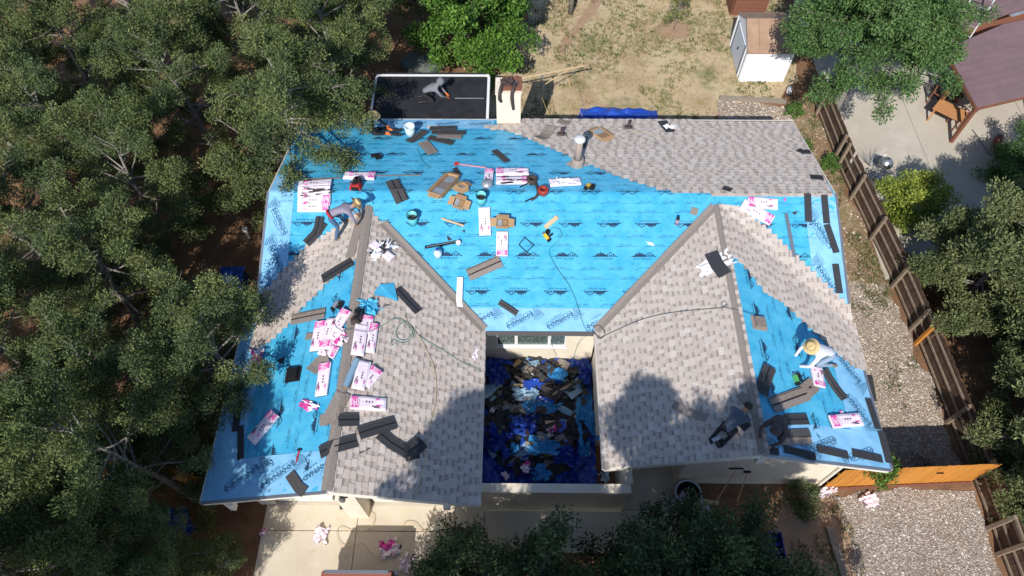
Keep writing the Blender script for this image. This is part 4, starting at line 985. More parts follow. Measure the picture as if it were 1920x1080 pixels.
for k in range(6):
    e_ = A0.lerp(A1, .04 + .18 * k) ; q = Vector((e_.x + 1.2, e_.y - 2.5, .35)); q2 = Vector((e_.x - 1.2, e_.y + 2.6, .30))
    b = MB(); b.tube([q2, e_ + Vector((0, 0, .03))] if k % 2 else [q, e_ + Vector((0, 0, .03))], .007, 4); part('line', b, 'rope_yellow', CLP)
def crumple(name, c, sx, sy, hgt, mats, label, cat, group=None, rz=0, seed=0, nu=16, nv=13, n=None, marks=True, base=.02):
    """a crumpled sheet; c = point it lies on"""
    r = random.Random(seed); b = MB(); off = Vector((seed * 3.1, seed * 1.7, 0))
    def fn(u, v):
        x = (u - .5) * sx; y = (v - .5) * sy; q = Vector((x * 2.4 / max(sx, .3), y * 2.4 / max(sy, .3), 0)) + off
        e1 = noise.noise(q * 1.7) ; z = hgt * abs(noise.noise(q * 1.5 + Vector((0, 0, 4)))) * 1.8 + hgt * .25 * abs(noise.noise(q * 3.6))
        return (x * (1 + .28 * e1) + .13 * sx * noise.noise(q * 2.9 + Vector((5, 0, 0))), y * (1 + .28 * noise.noise(q * 1.9 + Vector((9, 0, 0)))) + .13 * sy * noise.noise(q * 3.1), z)
    b.grid(fn, nu, nv)
    if len(mats) > 1 and marks:
        for k in range(len(b.f)):
            i, j = k % nu, k // nu
            if noise.noise(Vector((i * .24 * 12 / nu, j * .24 * 9 / nv, seed * 1.37))) > .10: b.m[k] = 1
    keep = []
    for k in range(len(b.f)):
        u_, v_ = (k % nu + .5) / nu, (k // nu + .5) / nv; ed = min(u_, 1 - u_, v_, 1 - v_)
        if ed + .30 * noise.noise(Vector((u_ * 4.1, v_ * 4.1, seed * 2.3))) > .06: keep.append(k)
    b.f = [b.f[k] for k in keep]; b.m = [b.m[k] for k in keep]; b.c = [b.c[k] for k in keep]
    t = Matrix.Translation(c + (n or Vector((0, 0, 1))) * base) @ ((n or Vector((0, 0, 1))).to_track_quat('Z', 'Y').to_matrix().to_4x4()) @ Matrix.Rotation(rz, 4, 'Z')
    return solo(name, b, mats, label, cat, group, False, t)
b = MB(); random.seed(31)
def tfn(u, v):
    x = 2.5 + 3.2 * u; y = 10.3 + 2.72 * v; q = Vector((x * 1.3, y * 1.5, 0)); e_ = min(u, 1 - u, v, 1 - v) * 6
    return (x + .15 * noise.noise(q), y + .18 * noise.noise(q + Vector((4, 0, 0))) - .35 * abs(u - .35) * v, .03 + .50 * min(1, e_) * (.4 + abs(noise.noise(q * 1.5))) )
b.grid(tfn, 34, 26); solo('blue_tarp', b, 'tarp_blue', 'blue tarp heaped on the dry lawn behind the back eave', 'tarp', smooth=True)
b = MB(); P = [(-4.75, 15.9), (-5.05, 15.4), (-4.6, 14.85), (-3.6, 14.8), (-3.15, 15.3), (-3.45, 15.95)]; P = P[::-1]
i0 = [(x, y, .32) for x, y in P]; b.face(i0 if (Vector(i0[1]) - Vector(i0[0])).cross(Vector(i0[2]) - Vector(i0[1])).z > 0 else i0[::-1]); b.f[-1] = b.f[-1]
n_ = len(P)
for k in range(n_): b.face([(*P[k], .0), (*P[(k + 1) % n_], .0), (*P[(k + 1) % n_], .32), (*P[k], .32)])
solo('hexagonal_cover', b, 'hex_slab', 'dark six-sided cover on the shaded soil behind the flat roof', 'cover')
def timber(a, b_, label, name='edging_timber', w=.16, h=.14, m='wood_grey', pieces=1):
    e = MB(); e.bar((a[0], a[1], h / 2 + .005), (b_[0], b_[1], h / 2 + .005), w, h); return solo(name, e, m, label, 'timber')
timber((8.35, 13.5), (11.05, 13.3), 'pale timber edging between lawn and pebble strip'); timber((8.85, -3.75), (9.0, -5.4), 'weathered timber edging between dirt and front gravel', w=.2)
e = MB(); e.tube([(11.25, 13.75, .1), (11.35, 14.05, .1)], .11, 12); solo('white_bucket', e, 'white_paint', 'white bucket lying near the elm beside the hut', 'bucket', smooth=True)
SB_ = thing('grey_box', 'pale grey plastic tub beside a fence post near the right gable', 'box', (11.35, 7.45, 0))
e = MB(); e.box(11.15, 11.62, 7.3, 7.66, .0, .28); part('tub', e, 'galv', SB_); e = MB(); e.box(11.12, 11.65, 7.27, 7.69, .281, .31); part('lid', e, 'hut_blue', SB_)
BB = thing('blue_bin', 'large blue bin in shade left of the left wing', 'bin', (-9.7, 4.2, 0))
e = MB(); e.box(-10.1, -9.35, 3.95, 4.6, 0, .55); part('body', e, 'blue_bin', BB); e = MB(); e.box(-10.14, -9.31, 3.91, 4.64, .55, .60); part('lid', e, 'blue_bin', BB)
crumple('blue_tarp', Vector((-9.6, -3.75, 0)), 1.0, .8, .35, ['tarp_blue'], 'crumpled blue tarp at the end of the orange fence by the trees', 'tarp', seed=4)
crumple('blue_tarp', Vector((-10.7, -3.6, 0)), .6, .5, .3, ['tarp_blue'], 'small blue plastic heap under the lower left pinyons', 'tarp', seed=14)
e = MB(); e.box(-8.25, -7.75, -4.95, -4.55, 0, .12); solo('paving_slab', e, 'concrete', 'pale square slab on the dirt left of the driveway', 'slab')
PV = thing('vent_pipe_stub', 'white hooded standpipe beside a trunk in the shaded dirt', 'standpipe', (-9.7, 6.3, 0)); e = MB(); e.tube([(-9.7, 6.3, 0), (-9.7, 6.3, .45)], .05); part('pipe', e, 'white_paint', PV); e = MB(); e.lathe([(0, .12), (.1, .08), (.1, 0)], 10, (-9.7, 6.3, .45)); part('hood', e, 'white_paint', PV)
e = MB(); e.box(-20.6, -18.6, 11.2, 13.2, 0, 2.3); solo('pale_outbuilding', e, 'hut_roof', 'pale flat-roofed outbuilding glimpsed through the trees at the left edge', 'shed')
# front garden things
TB = thing('hoop_tub', 'round dark tub with a pale blue rim beside the right wing wall', 'tub', (4.9, -2.95, 0))
e = MB(); e.lathe([(0, .04), (.30, .04), (.36, .50)], 24, (4.9, -2.95, 0)); part('tub', e, 'black_plastic', TB); e = MB(); e.lathe([(.345, .48), (.345, .52), (.385, .52), (.385, .48), (.345, .48)], 24, (4.9, -2.95, 0)); part('rim', e, 'hose_green' if False else 'hut_blue', TB)
def tool(name, a, b_, label, head):
    t = thing(name, label, 'tool', a); e = MB(); e.tube([a, b_], .017, 6); part('handle', e, 'wood_pale', t)
    e = MB()
    if head == 'shovel': e.obox((b_[0], b_[1], b_[2]), (1, 0, 0), (0, .3, 1), (0, 1, -.3), .2, .24, .015)
    elif head == 'rake': e.obox((b_[0], b_[1], b_[2]), (1, 0, 0), (0, 0, 1), (0, 1, 0), .4, .05, .03)
    else: e.bar((b_[0] - .1, b_[1], b_[2]), (b_[0] + .1, b_[1], b_[2]), .05, .05)
    part('head', e, 'black_plastic', t)
tool('rake', (5.75, -3.1, .03), (6.05, -2.56, 1.5), 'rake leaning on the right wing wall beside the tub', 'rake'); tool('shovel', (6.35, -3.15, .03), (6.42, -2.56, 1.25), 'shovel leaning on the right wing wall, black handle up', 'bar')
e = MB(); e.bar((5.25, -3.0, .04), (5.85, -3.1, .04), .10, .05); solo('wood_offcut', e, 'wood_pale', 'pale wood offcut on the soil beside the hoop tub', 'board')
BN = thing('blue_crate', 'blue plastic crate on the dark soil among the scrub oaks', 'crate', (7.2, -4.3, 0)); e = MB()
for s_ in ((7.0, 7.03, -4.75, -3.95), (7.37, 7.40, -4.75, -3.95), (7.03, 7.37, -4.75, -4.72), (7.03, 7.37, -3.98, -3.95)): e.box(*s_, .02, .32)
e.box(7.0, 7.4, -4.75, -3.95, .0, .019); part('body', e, 'blue_bin', BN)
for k in range(4): e = MB(); e.box(7.035, 7.365, -4.68 + k * .19, -4.58 + k * .19, .10, .13); part('slat', e, 'blue_bin', BN)
GPP = 'pink wrapper scraps blown to the ground'
for i, (x, y, sx, sy, l) in enumerate([(601, 1006, .42, .5, 'pink-white wrapper scrap alone on the middle of the driveway'), (730, 1028, .55, .5, 'pink-white wrapper scrap in the pickup shadow on the driveway'), (762, 1056, .5, .35, 'wrapper scrap against the scrub oak at the driveway edge'), (494, 998, .2, .2, 'tiny wrapper scrap at the left edge of the driveway'), (1550, 923, .65, .28, 'long wrapper scrap at the foot of the orange fence'), (1628, 941, .6, .45, 'wrapper scrap lying on the front gravel'), (1273, 938, .7, .3, 'shaded wrapper scrap below the hoop tub'), (1322, 952, .45, .3, 'shaded wrapper scrap among the scrub oaks')]):
    p = at(x, y, .04); crumple('wrapper_scrap', p, sx, sy, .10, ['wrap', 'wrap_pink'] if i in (1, 3) else ['wrap'], l, 'wrapper', GPP, rnd(0, 3), 40 + i)
e = MB(); p = at(718 + 30, 1030, .03); e.bar(p, at(752, 1022, .03), .06, .03); 
solo('dark_stick', e, 'black_plastic', 'short black bar in the pickup shadow beside the wrapper scrap', 'bar')
e = MB(); p = at(642, 951, .03); e.obox(p, (1, .2, 0), (-.2, 1, 0), (0, 0, 1), .14, .12, .05); solo('dark_scrap', e, 'asphalt_grey', 'dark scrap of roofing at the foot of the garage pillar', 'scrap')
# parked pickup: only its tail shows
TK = thing('pickup_truck', 'reddish brown parked pickup, only its tail showing at the bottom edge', 'pickup', (-4.1, -7.9, 0)); ty = -5.24
e = MB(); e.hexa([(-5.05, ty, .55), (-5.05, ty - 5.2, .55), (-3.15, ty - 5.2, .55), (-3.15, ty, .55), (-5.0, ty - .02, 1.32), (-5.0, ty - 5.1, 1.10), (-3.2, ty - 5.1, 1.10), (-3.2, ty - .02, 1.32)][::1]); e.f = [f[::-1] for f in e.f]; part('body', e, 'car_paint', TK)
e = MB(); e.hexa([(-3.22, ty - 1.9, 1.2), (-4.98, ty - 1.9, 1.2), (-4.98, ty - 3.9, 1.2), (-3.22, ty - 3.9, 1.2), (-3.4, ty - 2.1, 1.82), (-4.8, ty - 2.1, 1.82), (-4.8, ty - 3.3, 1.82), (-3.4, ty - 3.3, 1.82)]); e.f = [f[::-1] for f in e.f] if False else e.f; part('cabin', e, 'car_paint', TK)
e = MB(); e.hexa([(-3.5, ty - 1.88, 1.3), (-4.7, ty - 1.88, 1.3), (-4.7, ty - 1.93, 1.3), (-3.5, ty - 1.93, 1.3), (-3.55, ty - 2.03, 1.75), (-4.65, ty - 2.03, 1.75), (-4.65, ty - 2.08, 1.75), (-3.55, ty - 2.08, 1.75)]); part('rear_window', e, 'glass', TK)
e = MB(); e.box(-5.06, -3.14, ty + .01, ty + .14, .50, .68); part('bumper', e, 'grey_metal', TK)
e = MB(); e.box(-4.92, -3.28, ty - .06, ty + .02, 1.322, 1.345); part('tailgate_cap', e, 'grey_metal', TK)
for x in (-5.0, -3.28):
    e = MB(); e.box(x, x + .10, ty - .0, ty + .03, .85, 1.2); part('tail_light', e, 'dark_red', TK)
    for y in (-1.0, -4.2):
        e = MB(); e.tube([(x - .02, ty + y, .36), (x + .16, ty + y, .36)], .36, 20); w_ = part('wheel', e, 'tyre', TK)

# ------------------------------------------------------------------ neighbour
NB = thing('neighbour_house', 'purple-brown roofed neighbour house with a patio cover on posts at upper right', 'house', (20, 13, 0))
PC = [(17.0, 10.95), (26, 12.9), (26, 16.6), (19.2, 15.1), (16.75, 14.0)]
zp = lambda x, y: 2.0 + .10 * (x - 17) + .06 * (y - 11)
e = MB(); e.slab(PC, zp, .09); part('patio_roof', e, 'nbr_roof', NB)
zq = lambda x, y: 2.55 + .20 * (x - 17.6) + .02 * (y - 15)
e = MB(); e.slab([(17.3, 14.7), (19.3, 15.32), (26, 16.8), (26, 27), (16.2, 27)], zq, .14); part('main_roof', e, 'nbr_roof', NB)
for k in range(13):       # courses of the roll roofing
    y = 11.6 + k * .36; xa = 17.0 + (y - 11) * -.05; e = MB(); e.slab([(xa + .05, y), (25.9, y + 1.95), (25.9, y + 1.965), (xa + .05, y + .015)], lambda x, y: zp(x, y) + .014, .01); 
    if y < 13.8: part('roofing_seam', e, 'nbr_seam', NB)
for k in range(22):
    y = 15.6 + k * .45; e = MB(); e.slab([(17.25 - (y - 15) * .09, y), (25.9, y + 1.85), (25.9, y + 1.868), (17.25 - (y - 15) * .09, y + .018)], lambda x, y: zq(x, y) + .012, .008)
    if y < 24: part('roofing_seam', e, 'nbr_seam', NB)
e = MB(); e.slab([(19.25, 15.0), (26, 16.5), (26, 16.62), (19.2, 15.12)], lambda x, y: zq(x, y) + .03, .05); part('flashing', e, 'galv', NB)
e = MB(); e.box(18.2, 26, 16.0, 26, 0, 2.4); part('wall', e, 'brick_red', NB)
for (xa, ya), (xb, yb) in (((17.0, 10.95), (26, 12.9)), ((17.0, 10.95), (16.75, 14.0))):
    e = MB(); e.bar((xa, ya, zp(xa, ya) - .10), (xb, yb, zp(xb, yb) - .10), .05, .12); part('fascia', e, 'brown_paint', NB)
for x, y in ((17.12, 11.1), (16.95, 12.75), (20.5, 11.9)):
    e = MB(); e.box(x - .06, x + .06, y - .06, y + .06, 0, zp(x, y) - .10); part('post', e, 'brown_paint', NB)
LD = thing('ladder', 'aluminium ladder leaning up over the neighbour roof edge', 'ladder', (17.2, 14.6, 0))
la, lb = Vector((17.05, 14.15, .1)), Vector((18.15, 15.6, 3.9)); sdv = Vector((.30, -.22, 0))
for s_ in (-1, 1): e = MB(); e.bar(la + sdv * s_, lb + sdv * s_, .045, .09); part('rail', e, 'galv', LD)
for k in range(12): e = MB(); q = la.lerp(lb, (k + .5) / 12); e.bar(q - sdv, q + sdv, .04, .04); part('rung', e, 'galv', LD)
# patio furniture
TBL = thing('patio_table', 'orange-brown slatted patio table beside the neighbour posts', 'table', (17.35, 12.0, 0)); ua, ub = Vector((.75, -.66, 0)), Vector((.66, .75, 0)); tc_ = Vector((17.1, 12.15, 0))
for k in range(5): e = MB(); e.obox(tc_ + ub * (-.30 + k * .15) + Vector((0, 0, .68)), ua, ub, (0, 0, 1), 1.15, .14, .03); part('slat', e, 'table_wood', TBL)
for a_ in (-.48, .48):
    for b_ in (-.28, .28): e = MB(); e.obox(tc_ + ua * a_ + ub * b_, ua, ub, (0, 0, 1), .06, .06, .68); part('leg', e, 'table_wood', TBL)
def chair(px, py, ang, label, m='brown_paint', slatm='nbr_trim'):
    o = at(px, py, 0); t = thing('patio_chair', label, 'chair', (o.x, o.y, 0), 'patio chairs'); u = Vector((math.cos(ang), math.sin(ang), 0)); v = Vector((-u.y, u.x, 0))
    for k in range(6): e = MB(); e.obox(o + u * (-.22 + k * .09) + Vector((0, 0, .42)), v, u, (0, 0, 1), .5, .07, .02); part('seat_slat', e, slatm, t)
    for k in range(5): e = MB(); e.obox(o - u * .28 + v * (-.2 + k * .1) + Vector((0, 0, .45)), u, v, (-.2 * u.x, -.2 * u.y, 1), .02, .06, .5); part('back_slat', e, slatm, t)
    for a_ in (-.24, .24):
        for b_ in (-.24, .24): e = MB(); e.obox(o + u * a_ + v * b_, u, v, (0, 0, 1), .045, .045, .42 if a_ > 0 else .95); part('leg', e, m, t)
    for b_ in (-.27, .27): e = MB(); e.bar(o + u * -.26 + v * b_ + Vector((0, 0, .64)), o + u * .26 + v * b_ + Vector((0, 0, .64)), .05, .03); part('armrest', e, m, t)
chair(1790, 232, 2.2, 'dark slatted patio chair in front of the orange table'); chair(1752, 196, -.9, 'dark patio chair behind the orange table', slatm='black_plastic')
e = MB(); e.lathe([(0, .0), (.28, .02), (.34, .4), (.2, .5)], 14, tuple(at(1757, 165, 0))); solo('covered_grill', e, 'galv', 'pale covered board standing under the patio cover edge', 'cover', smooth=True)
POT = thing('potted_plant', 'white-flowered potted plant under the patio cover edge', 'plant', tuple(at(1790, 190)))
o = at(1790, 190); e = MB(); e.lathe([(0, 0), (.14, 0), (.2, .34), (.17, .34), (.15, .28)], 12, tuple(o)); part('pot', e, 'brick_red', POT)
cm = leaves_mesh('foliage', [((0, 0, .55), .3), ((.1, .1, .7), .2)], 110, .12, .06, [(.3, .36, .2), (.12, .22, .06), (.6, .62, .5)], 'leaf'); q = part('foliage', cm, 'leaf', POT)
POT2 = thing('potted_plant', 'small potted plant on the concrete beside the corner post', 'plant', tuple(at(1812, 218)))
o = at(1812, 218); e = MB(); e.lathe([(0, 0), (.12, 0), (.17, .26), (.14, .26)], 12, tuple(o)); part('pot', e, 'white_paint', POT2)
cm = leaves_mesh('foliage', [((0, 0, .4), .24)], 110, .10, .05, [(.2, .26, .14), (.12, .18, .06)], 'leaf'); part('foliage', cm, 'leaf', POT2)
BQ = thing('kettle_grill', 'shiny round metal grill between the fence and the yellow bush', 'grill', tuple(at(1645, 331)))
o = at(1645, 331); e = MB(); e.lathe([(0, .98), (.12, .95), (.22, .86), (.26, .74), (.22, .62), (.10, .54), (0, .52)], 18, (o.x, o.y, 0)); part('bowl', e, 'grey_metal', BQ, True)
for k in range(3):
    a = k * 2.1 + .4; e = MB(); e.tube([(o.x + .12 * math.cos(a), o.y + .12 * math.sin(a), .58), (o.x + .28 * math.cos(a), o.y + .28 * math.sin(a), 0)], .014, 6); part('leg', e, 'galv', BQ)
e = MB(); e.lathe([(.03, 0), (.03, .05), (0, .06)], 8, (o.x, o.y, .98)); part('knob', e, 'black_plastic', BQ)
e = MB(); o = at(1638, 346); e.lathe([(0, .5), (.16, .48), (.2, .3), (.18, 0)], 14, (o.x, o.y, 0)); solo('metal_can', e, 'galv', 'grey metal can below the kettle grill at the fence', 'can', smooth=True)
TW = thing('twig_plant', 'leafless grey lavender twigs behind the kettle grill', 'plant', tuple(at(1630, 312)))
o = at(1630, 312); e = MB()
for k in range(60):
    a = rnd(0, 6.28); l = rnd(.4, .8); e.tube([(o.x, o.y, 0), (o.x + math.cos(a) * l * .35, o.y + math.sin(a) * l * .35, l * .5), (o.x + math.cos(a) * l * .7, o.y + math.sin(a) * l * .7, l * .8)], [.006, .005, .003], 3)
part('stem', e, 'galv', TW)
BE = thing('block_edging', 'curved row of reddish edging blocks round the dark green bush', 'edging', (18.3, 9, 0))
edge_p = catmull([at(*q, 0) for q in ((1868, 262), (1866, 280), (1874, 300), (1890, 318), (1922, 334))], 6)
for k in range(len(edge_p) - 1):
    a, c = edge_p[k], edge_p[k + 1]
    for lv in range(2): e = MB(); e.obox((a + c) / 2 + Vector((0, 0, .032 + lv * .135)), c - a, Vector((-(c - a).y, (c - a).x, 0)), (0, 0, 1), (c - a).length * .94, .2, .13); part('block', e, 'brick_red', BE)
def hose(name, pts, r, m, label, cat, lift=.03, z=None):
    P = []
    for q in pts:
        p = hit(q[0], q[1]) if z is None else at(q[0], q[1], z)
        if len(q) > 2: p = at(q[0], q[1], q[2]); P.append(p); continue
        P.append(p + normal_at(p) * (lift + r))
    P = catmull(P, 7); e = MB(); e.tube(P, r * .52, 6); return solo(name, e, m, label, cat, None, True)
hose('garden_hose', [(1822, 245), (1835, 262), (1850, 285), (1872, 305), (1886, 320), (1905, 332), (1925, 333)], .022, 'hose_black', 'black garden hose along the curved block edging', 'hose', z=.03, lift=.03)
# ------------------------------------------------------------------ roofing material on the roof
random.seed(77)
def bundle_meshes():
    out = {}
    b = MB(); L, Wd, Hh = 1.0, .335, .085; n = 10
    def top(u, v):
        x = (u - .5) * L; y = (v - .5) * Wd; e_ = min(1, min(u, 1 - u) * 14, min(v, 1 - v) * 8)
        return (x, y, Hh * (.72 + .28 * e_) + .010 * noise.noise(Vector((x * 6, y * 9, 2))))
    b.grid(top, 14, 6)
    def side(pts):
        for (x0, y0, z0), (x1, y1, z1) in zip(pts, pts[1:]): b.face([(x0, y0, 0), (x1, y1, 0), (x1, y1, z1), (x0, y0, z0)])
    side([top(i / 14, 0) for i in range(15)]); side([top(1, j / 6) for j in range(7)]); side([top(1 - i / 14, 1) for i in range(15)]); side([top(0, 1 - j / 6) for j in range(7)])
    out['wrapper'] = b.mesh('wrapper', ['wrap'])
    def flat(x0, x1, y0, y1, z, mm=0, bb=None): bb.face([(x0, y0, z), (x1, y0, z), (x1, y1, z), (x0, y1, z)], mm)
    e = MB()
    for k in range(2): e.box(-.485 + k * .10, -.40 + k * .10, -.145, .145, .082, .0955)
    e.box(-.28, -.262, -.145, .06, .082, .0955); out['end_label'] = e.mesh('end_label', ['wrap_pink'])
    e = MB()
    for k in range(5): e.box(-.475 + k * .045, -.455 + k * .045, -.11 + .03 * (k % 2), .10 - .04 * (k % 3), .0957, .0967)
    out['label_print'] = e.mesh('label_print', ['paper_white'])
    e = MB()
    for k in range(3): e.lathe([(0, .098), (.021, .098), (.021, .08)], 8, (-.06 + k * .085, .02, 0))
    e.box(.10, .30, -.10, -.085, .08, .098); e.box(.16, .34, -.13, -.12, .08, .098); out['dots'] = e.mesh('dots', ['wrap_mark'])
    e = MB(); e.box(.20, .30, .09, .115, .08, .0985); e.box(.22, .36, -.075, -.055, .08, .0985); out['pink_line'] = e.mesh('pink_line', ['wrap_pink'])
    e = MB(); e.box(-.50, .50, -.165, .165, -.006, .02); out['shingles'] = e.mesh('shingles', ['asphalt_grey'])
    return out
BM = bundle_meshes(); GB = 'wrapped shingle bundles on the roof'
def bundle(a, b, label, lift=.03, plain=False, lab=True, w=1.0):
    mw, L = pxframe(a, b, lift); mw = mw @ Matrix.Diagonal((max(.55, min(1.12, L)), w, 1, 1))
    t = thing('shingle_bundle', label, 'bundle', group=GB, mw=mw)
    for k, me in BM.items():
        if plain and k != 'wrapper' and k != 'shingles': continue
        if not lab and k in ('end_label', 'label_print'): continue
        o = bpy.data.objects.new(k, me); COL.objects.link(o); o.parent = t
        if k in ('dots', 'label_print', 'pink_line', 'end_label'): o['kind'] = 'stuff'
    return t
def crumple_on(a, sx, sy, h, mats, label, cat='wrapper', group=None, rz=0, seed=0, base=.03, name='torn_wrapper', zz=None):
    p = hit(*a) if zz is None else at(a[0], a[1], zz); n = normal_at(p); return crumple(name, p, sx, sy, h, mats, label, cat, group, rz, seed, 16, 13, n, True, base)
# main slope
bundle((704, 334), (646, 332), 'single wrapped bundle lying behind the red tool bag')
bundle((622, 346), (561, 350), 'rearmost bundle of the pile beside the overhanging pinyon', lab=False)
bundle((620, 360), (560, 362), 'opened bundle in the middle of the pile beside the overhanging pinyon', lab=False)
bundle((621, 377), (560, 377), 'pink-ended bundle at the front of the pile beside the overhanging pinyon')
bundle((618, 389), (560, 389), 'frontmost bundle of the pile, nearest the left rake')
bundle((930, 326), (991, 325), 'bundle at the back of the pair under the ridge')
bundle((991, 342), (930, 342), 'bundle at the front of the pair under the ridge, black tools on it', .035)
bundle((918, 322), (915, 348), 'short cut bundle end left of the pair under the ridge', w=.8)
bundle((1030, 346), (1088, 343), 'torn bundle with its wrapper peeled off beside the vent pipe', plain=True)
crumple_on((1062, 348), .62, .40, .07, ['paper_white'], 'white torn wrapper spread over the opened bundle near the vent pipe', base=.12, seed=3)
bundle((908, 391), (910, 443), 'white bundle set up the slope beside the open cardboard box', lab=False)
bundle((941, 482), (942, 436), 'bundle with a pink lower end below the open cardboard box')
bundle((1401, 381), (1456, 385), 'bundle lying level near the right rake')
bundle((1446, 416), (1390, 384), 'slanting bundle leaning against the level one near the right rake', .035)
# left wing
bundle((605, 605), (594, 660), 'leftmost bundle of the heap on the left wing, pink top end')
bundle((612, 655), (627, 600), 'second bundle of the left wing heap, pink lower end', .05)
bundle((654, 585), (630, 622), 'bundle with a pink top leaning at the upper right of the left wing heap', .07)
bundle((627, 662), (609, 657), 'short pink-edged bundle under the left wing heap', .02)
crumple_on((637, 637), .55, .5, .12, ['wrap', 'wrap_pink'], 'torn pink wrapper at the right of the left wing heap', seed=5, rz=.5)
bundle((688, 598), (684, 625), 'bundle end with a pink label beside the black backpack', .03)
bundle((678, 611), (669, 670), 'blank white bundle lying along the left ridge strip', .06, lab=False)
bundle((701, 609), (693, 664), 'narrow pink-topped bundle right of the blank white one', .03, w=.7)
bundle((683, 681), (670, 733), 'blank bundle beside the blue roll on the left ridge', .06, lab=False)
bundle((707, 694), (682, 724), 'short bundle slanting out under the blank one', .03)
bundle((656, 756), (723, 761), 'bundle lying across the left ridge above the grey offcuts')
bundle((613, 683), (605, 744), 'bundle alone on the blue sheet left of the blue roll')
crumple_on((580, 762), .25, .6, .06, ['wrap', 'wrap_pink'], 'strip of torn pink wrapper trailing below the single bundle', seed=8, rz=-.35)
bundle((519, 776), (474, 829), 'bundle lying in tree shade on the left wing')
crumple_on((484, 674), .55, .4, .12, ['wrap', 'wrap_pink'], 'crumpled pink wrapper in tree shade near the left eave', seed=9)
bundle((697, 458), (735, 488), 'half-empty bundle torn open on the left ridge', .04, plain=True, w=.75)
crumple_on((714, 472), .85, .36, .12, ['paper_white', 'asphalt_back'], 'torn white wrapper and scraps over the bundle on the left ridge', seed=11, rz=-.75, base=.10)
# right wing
bundle((1533, 727), (1527, 690), 'bundle with a pink lower end beside the kneeling man in the straw hat')
bundle((1554, 793), (1611, 788), 'pink-ended bundle on the lower right corner of the blue sheet')
crumple_on((1577, 778), .22, .12, .06, ['wrap', 'wrap_pink'], 'small pink scrap behind the lower right bundle', seed=15)
crumple_on((1340, 497), .55, 1.0, .05, ['paper_white'], 'torn white wrapper under the black shingles on the right wing', seed=12, rz=.35, base=.05)
crumple_on((888 + 2, 667), .35, .16, .04, ['wrap'], 'small pale wrapper scrap at the courtyard eave of the left wing', seed=17)

def shingle(pts, w, m, label, seam=True, lift=.045, curl=0.0, name='loose_shingle', group='loose shingle strips lying about the roof', cat='shingle', th=.008, absz=None):
    P = [hit(*p) if absz is None else at(p[0], p[1], absz) for p in pts]; Q = []
    for a, b in zip(P, P[1:]):
        n = max(2, int((b - a).length / .16)); Q += [a.lerp(b, k / n) for k in range(n)]
    Q.append(P[-1])
    if absz is None:
        for q in Q: q.z = max(q.z, surf(q.x, q.y))
    t = thing(name, label, cat, tuple(Q[0]), group); N = len(Q)
    def strip(w0, w1, dz, h, mm, nm):
        b = MB(); T = []
        for i, q in enumerate(Q):
            d_ = (Q[min(i + 1, N - 1)] - Q[max(i - 1, 0)]).normalized(); nn = normal_at(q) if absz is None else Vector((0, 0, 1)); s_ = nn.cross(d_).normalized()
            u = abs(i / (N - 1) - .5) * 2; c = q + nn * (lift + dz + curl * u * u); T.append((c + s_ * w0, c + s_ * w1, nn))
        for (a0, a1, na), (b0, b1, nb) in zip(T, T[1:]): b.hexa([a1, b1, b0, a0][::-1] if False else [a0, b0, b1, a1][::-1] if False else [a0, b0, b1, a1][0:1] + [b0, b1, a1] + [a0 + na * h, b0 + nb * h, b1 + nb * h, a1 + na * h])
        return part(nm, b, mm, t)
    strip(-w / 2, w / 2, 0, th, m, 'strip')
    if seam: strip(-w * .06, w * .03, th + .001, .003, 'seam_black', 'seal_line'); strip(w * .40, w * .46, th + .001, .002, 'asphalt_grey' if m != 'asphalt_grey' else 'seam_black', 'edge_line')
    if m == 'asphalt_taupe': strip(-w * .48, -w * .08, th + .001, .004, 'ridge_grain', 'overlay')
    return t
SG = shingle
SG([(735, 343), (756, 381)], .40, 'asphalt_grey', 'wide grey sheet of shingle right of the red tool bag', curl=.05)
SG([(766, 270), (797, 249)], .30, 'asphalt_grey', 'grey shingle with a pale edge below the clear bucket', curl=.04)
SG([(806, 246), (856, 244)], .28, 'asphalt_grey', 'topmost strip of the shingle pile in front of the flat roof', lift=.09)
SG([(810, 251), (873, 252)], .28, 'asphalt_grey', 'middle strip of the shingle pile in front of the flat roof', lift=.06)
SG([(820, 257), (866, 259)], .30, 'asphalt_taupe', 'lowest strip of the shingle pile in front of the flat roof', seam=False)
SG([(803, 260), (850, 271)], .28, 'asphalt_grey', 'shingle strip below the pile in front of the flat roof')
SG([(793, 268), (812, 290)], .36, 'asphalt_taupe', 'tan face-up shingle below the pile in front of the flat roof', seam=False)
SG([(926, 284), (952, 306)], .22, 'asphalt_grey', 'narrow grey shingle alone on the back blue slope')
SG([(1008, 267), (1019, 259), (1032, 245)], .38, 'asphalt_taupe', 'curled tan shingle on the shingled edge near the chimney', curl=.12, seam=False)
SG([(1241, 229), (1257, 250)], .34, 'asphalt_back', 'dark shingle with white paper on it on the back slope')
crumple_on((1255, 241), .40, .3, .06, ['paper_white'], 'white paper on the dark shingle of the back slope', 'paper', None, 0, 21, .06, 'paper_scrap')
SG([(1495, 283), (1505, 287), (1519, 287)], .26, 'asphalt_back', 'bent dark shingle near the right rake, upper one')
SG([(1518, 334), (1543, 336)], .26, 'asphalt_back', 'dark shingle near the right rake, lower one')
SG([(1355, 354), (1371, 359)], .22, 'asphalt_back', 'small dark shingle on the ridge edge')
SG([(601, 408), (597, 430), (593, 437)], .24, 'asphalt_back', 'upper piece of the two crossed black shingles by the left rake', lift=.07)
SG([(607, 418), (594, 438), (575, 458)], .28, 'asphalt_back', 'lower piece of the two crossed black shingles by the left rake')
SG([(606, 525), (662, 491)], .34, 'asphalt_back', 'black shingle at the edge of the shingle patch on the left wing')
SG([(744, 542), (785, 586)], .28, 'asphalt_back', 'black shingle beside the blue underlayment scrap')
